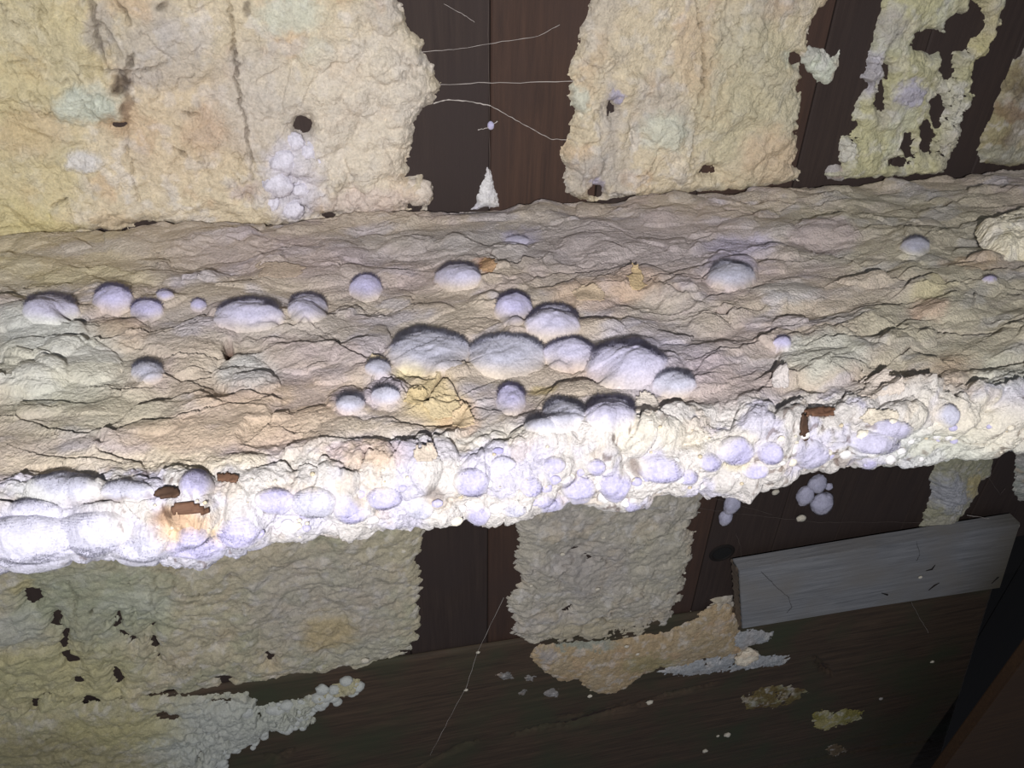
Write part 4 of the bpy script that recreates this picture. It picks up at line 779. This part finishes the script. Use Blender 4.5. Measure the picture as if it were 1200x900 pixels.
# puffs on the left lower beam spill
k = 0
def area(x, y):
    u = 'left' if x < 275 else ('middle' if x < 325 else ('right' if x < 375 else 'outermost right'))
    v = y-(812-(x-300)*.12*1.6)
    w_ = 'upper' if v < 16 else ('middle' if v < 40 else 'lower')
    return '%s rows, %s part of the bubbling patch' % (w_, u)
NP = [(228, 834), (300, 826), (330, 814), (415, 790), (428, 802), (380, 834), (355, 856), (312, 862), (302, 884), (255, 902), (222, 884)]
for i in range(260):
    x = random.uniform(222, 428); y = random.uniform(790, 900)
    if k >= 95 or poly_sdf(np.array([x]), np.array([y]), NP)[0] < 1: continue
    k += 1
    s = random.uniform(6, 17); puff(x, y, s, s*.85, 'little grey-white nodule on the lower timber, '+area(x, y), 'beam', srgb((196, 200, 196)), fuzz=False, sub=3, group='grey nodules on the lower timber', lumpy=.15, name='mould_nodule', seed=900+i, bury=.3)

# =================================================================== chips, crumbs, curled flakes, webs
def crumb(p, s, label, colr=CHALK, group=None, name='crumb', flat=.5, seed=0, cat='crumb'):
    V = ICO2*(1+.35*n3(ICO2, 1.3, seed)+.18*n3(ICO2, 4, seed+2))[:, None]*np.array([s, s*flat, s*.8])
    o = link(name, mesh_arrays(name, V, TRI2, np.tile(colr, (len(V), 1)), True), M_CRUST, None); o.location = p
    return tag(o, label, cat, group)
def crumb3(px_, py_, w, Y, label, colr=CHALK, group=None, seed=0, sub=True):
    p = on_y(px_, py_, Y); s = w/2*depth(p)/F_PX
    return crumb(p-np.array([0, s*.3, 0]), s, label, colr, group, seed=seed)
def bigcrumb():
    p = on_y(875, 770, YB-.012); s = 15*depth(p)/F_PX
    f1, f2, wi = worley(ICO4[:, 0]*3.1+5, ICO4[:, 1]*2+ICO4[:, 2]*3.1, 4)
    V = ICO4*(.92+.16*n3(ICO4, 2, 3)+.10*n3(ICO4, 6, 4)+.22*(wi-.5)*np.clip(1.2-f1, 0, 1))[:, None]*np.array([s, s*.5, s*.98])
    cc = srgb((250, 240, 220))*(1-.35*np.clip(f1-.4, 0, 1))[:, None]+0*V; cc = cc*(1-.25*(wi > .7)[:, None])+PEACH*.25*(wi > .7)[:, None]
    o = link('crust_lump', mesh_arrays('crust_lump', V, TRI4, cc, True), M_CRUST); o.location = p; tag(o, 'bright cream broken lump resting on the lower timber below the batten end', 'crumb')
bigcrumb()
for i, (x, y, s, Y, l) in enumerate([(938, 606, 13, -.006, 'oval cream crumb on the dark planks under the right lip'), (908, 576, 9, -.006, 'small white crumb stuck just below the right lip'), (852, 860, 9, YB, 'white fleck on the lower timber near the bottom centre-right'), (826, 879, 7, YB, 'lowest white fleck on the lower timber, left of the other two'), (841, 862, 4, YB, 'tiny white fleck left of the larger fleck near the bottom'), (761, 822, 8, YB, 'white fleck on the timber right of the mould fan tip'), (691, 815, 6, YB, 'white fleck at the lower tip of the mould fan'), (734, 757, 6, YB-.012, 'white fleck on the mould fan, right one of two'), (747, 766, 5, YB-.012, 'thin white fleck on the mould fan beside the first'), (560, 764, 5, YB, 'white bead on the slanting cobweb strand'),
      (546, 808, 5, YB, 'lower white bead on the slanting cobweb strand'), (473, 645, 7, -.014, 'white fleck on the lower left sheet, upper of two'), (465, 662, 5, -.014, 'white fleck on the lower left sheet, lower of two'), (770, 621, 8, -.014, 'white sliver on the shaggy grey sheet near the lip'), (659, 649, 6, -.014, 'white bead on the left of the shaggy grey sheet'), (622, 686, 5, -.014, 'white bead near the left fringe of the shaggy grey sheet'), (700, 690, 6, -.014, 'flat white fleck in the middle of the shaggy grey sheet'), (707, 630, 6, -.014, 'white fleck at the top of the shaggy grey sheet'), (1187, 616, 14, -.02, 'white shred at the right end of the batten'), (1078, 676, 5, -.046, 'white fleck on the batten beside the dark gouges'), (802, 671, 4, -.004, 'white dot on the dark plank left of the batten'), (1032, 818, 5, YB, 'grey fleck on the lower timber right of the lichen spot'), (428, 773, 11, -.012, 'cream crumb at the lower corner of the left bare plank'), (1092, 775, 5, YB, 'dull fleck under the right end of the batten'), (871, 905, 3, YB, 'tiny fleck at the bottom edge')]):
    crumb3(x, y, s, Y, l, CHALK if i != 21 else GREY, seed=i*3+1)
W_ = np.ones(3)*.2
for k_, a in enumerate([(221, 595, 22, 7, 'largest bare brown wood splinter showing through the left lip', M_CHIP), (196, 579, 13, 5, 'small dark brown wood splinter left of the lavender lip puff', M_LEDGE), (268, 562, 13, 3.5, 'thin brown wood splinter right of the lavender lip puff', M_CHIP),
          (962, 485, 15, 4.5, 'red-brown wood splinter sticking from the crust on the right ledge', M_CHIP), (941, 500, 4, 11, 'short dark wood splinter below the red-brown one on the right', M_LEDGE)]):
    sheet(a[0], a[1], a[2]*1.15, a[3]*1.2, a[4], a[5], W_, 'wood_splinter', 'wood splinter', lift=.0035, ridge=.0010, jag=.5, js=(60, 240), thick=.002, seed=600+k_)
for k_, a in enumerate([(1036, 455, 26, 13, (226, 214, 202), 'large pale curled flake lifting beside a black crack on the right ledge', .004), (915, 447, 12, 11, (226, 218, 214), 'pale curled flake over a red-brown hollow on the right ledge', .005), (746, 331, 9, 11, (214, 190, 150), 'tan flake lifting near the back middle of the ledge', .005),
          (520, 480, 19, 13, (216, 198, 160), 'yellow curled flake inside the cracked scar left of centre', .004), (489, 467, 13, 8, (212, 192, 150), 'smaller yellow flake left of the curled one in the scar', .003), (541, 492, 13, 10, (216, 194, 160), 'tan flake at the right edge of the yellow scar', .004), (757, 475, 14, 12, (228, 218, 206), 'thin white flake lifting right of the greyish puffs', .004),
          (497, 535, 15, 8, (214, 200, 184), 'pale flake arching over a dark hollow above the lip', .004), (440, 425, 11, 5, (222, 204, 172), 'small cream flake at the left of the largest mound', .003), (573, 312, 10, 7, (188, 154, 120), 'orange-tan flake beside the soft bluish puff', .003), (1030, 490, 22, 9, (224, 214, 196), 'broad pale flake above the slanting lavender rolls', .003), (690, 345, 20, 8, (206, 186, 160), 'low beige flake left of the tan flake at the back', .003), (330, 318, 26, 8, (196, 178, 160), 'long beige scale on the back of the ledge at left', .002)]):
    sheet(a[0], a[1], a[2], a[3], a[5], M_CRUST, srgb(a[4]), 'crust_flake', 'flake', lift=.0015, rear=a[6], jag=.45, js=(55, 75), seed=700+k_*7)
puff(583, 529, 14, 9, 'tiny purple chip of mould at the top edge of the centre lip', 'front', srgb((168, 164, 206)), fuzz=False, sub=3)
# scattered crumbs along the lip
for i in range(70):
    x = random.uniform(60, 1180); q = random.uniform(-.35, .97); y = interp(front_l, x)+q*(interp(bot_l, x)-interp(front_l, x)); p, n = ledge_at(x, y)
    s = random.uniform(.0007, .0022); v = (CAM-p)/np.linalg.norm(CAM-p)
    crumb(p+v*s*.6, s, nearby(x, y, 'fine cream crumb'), random.choice([CHALK, CREAM]), 'cream crumbs scattered on the lip', seed=i+400, flat=.8)

def web(ln, Y, label, r=.00035, sag=.0, mat=M_WEB, group=None):
    Ys = Y if isinstance(Y, (list, tuple)) else [Y]*len(ln)
    pts = []
    for i in range(len(ln)-1):
        for q in range(6):
            t_ = q/6; pts.append((ln[i][0]*(1-t_)+ln[i+1][0]*t_+random.uniform(-.5, .5), ln[i][1]*(1-t_)+ln[i+1][1]*t_+random.uniform(-.5, .5), Ys[i]*(1-t_)+Ys[i+1]*t_))
    pts.append((*ln[-1], Ys[-1]))
    o = tube('cobweb_strand', [on_y(*p) for p in pts], [r*random.uniform(.5, 1.3) for p in pts], mat); return tag(o, label, 'cobweb', group)
web([(508, 121), (525, 117), (550, 119), (575, 124)], -.006, 'thick pale cobweb strand between the left sheet and the plank seam', .0007)
web([(575, 124), (600, 138), (625, 152), (645, 163), (664, 164)], -.004, 'thin cobweb strand running down right from the plank seam', .0004)
web([(425, 61), (495, 61), (540, 57), (580, 50), (630, 43), (656, 29)], -.006, 'upper cobweb strand crossing both bare planks and rising right', .0003)
web([(510, 100), (560, 97), (610, 97), (672, 95)], -.005, 'level cobweb strand across the middle of the bare planks', .0004)
web([(520, 5), (545, 18), (556, 26)], -.004, 'short slanted cobweb strand at the top of the left bare plank', .0003)
web([(560, 152), (572, 150), (583, 142)], -.006, 'tiny curved silk thread beside the lavender bead', .0006)
web([(572, 0), (573, 120), (574, 240)], -.002, 'straight fine thread down the seam of the bare planks', .00025, mat=M_WEBD)
web([(590, 700), (560, 764), (546, 806), (525, 845), (504, 885)], [-.004, YB-.004, YB-.003, YB-.002, YB-.002], 'long slanting cobweb strand down the lower timber', .0004)
web([(815, 595), (850, 600), (900, 606), (960, 612), (1020, 612), (1080, 612)], -.004, 'faint level cobweb strand across the dark planks above the batten', .0003, mat=M_WEBD)
web([(820, 580), (860, 590), (905, 603)], -.005, 'faint cobweb strand slanting to the oval crumb', .0003, mat=M_WEBD)
web([(862, 625), (868, 640), (868, 668)], -.008, 'faint vertical thread above the batten end', .0003, mat=M_WEBD)
web([(1133, 604), (1150, 606), (1166, 610), (1188, 616)], -.02, 'beaded white web thread above the right end of the batten', .0006)
web([(892, 670), (910, 688), (924, 700), (928, 712), (922, 718)], -.0465, 'dark looped hair lying on the left of the batten', .0004, mat=M_DEEP)
web([(1074, 634), (1078, 650), (1074, 658)], -.0465, 'dark short hair near the top edge of the batten', .0003, mat=M_DEEP)
web([(1068, 706), (1078, 725), (1088, 742)], [-.0465, YB-.003, YB-.002], 'fine thread hanging from the batten over the lower timber', .0003, mat=M_WEB)
web([(1150, 548), (1160, 562), (1172, 580), (1178, 572)], -.01, 'fine thread beside the hanging mould tongue', .0003, mat=M_WEBD)
# bolt hole in the dark plank left of the batten
th = np.linspace(0, 2*np.pi, 25)[:-1]; hp = on_y(846, 648, -.0008); rr = 12*depth(hp)/F_PX
V = []; Q = []
for r_, y_ in ((1.35, -.0004), (1.15, -.003), (1.0, -.0022), (.93, .001)):
    for a in th: V.append((rr*r_*math.cos(a), y_, rr*.85*r_*math.sin(a)))
nn_ = len(th)
for k in range(3):
    for i in range(nn_): Q.append((k*nn_+i, k*nn_+(i+1) % nn_, (k+1)*nn_+(i+1) % nn_, (k+1)*nn_+i))
bh = link('bolt_hole', mesh_arrays('bolt_hole', np.array(V), np.array(Q)[:, ::-1]), M_DEEP); bh.location = hp; tag(bh, 'round black bolt hole in the dark plank above left of the batten', 'hole')
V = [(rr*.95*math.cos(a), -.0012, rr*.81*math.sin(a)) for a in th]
me = bpy.data.meshes.new('hole_shade'); me.from_pydata(V, [], [list(range(nn_))[::-1]]); mk, t, b = nt('hole_shade_black'); b.inputs['Base Color'].default_value = (.004, .004, .004, 1); b.inputs['Roughness'].default_value = 1  # flat black disc stands in for the shade inside the hole
link('hole_shade', me, mk, bh, False)
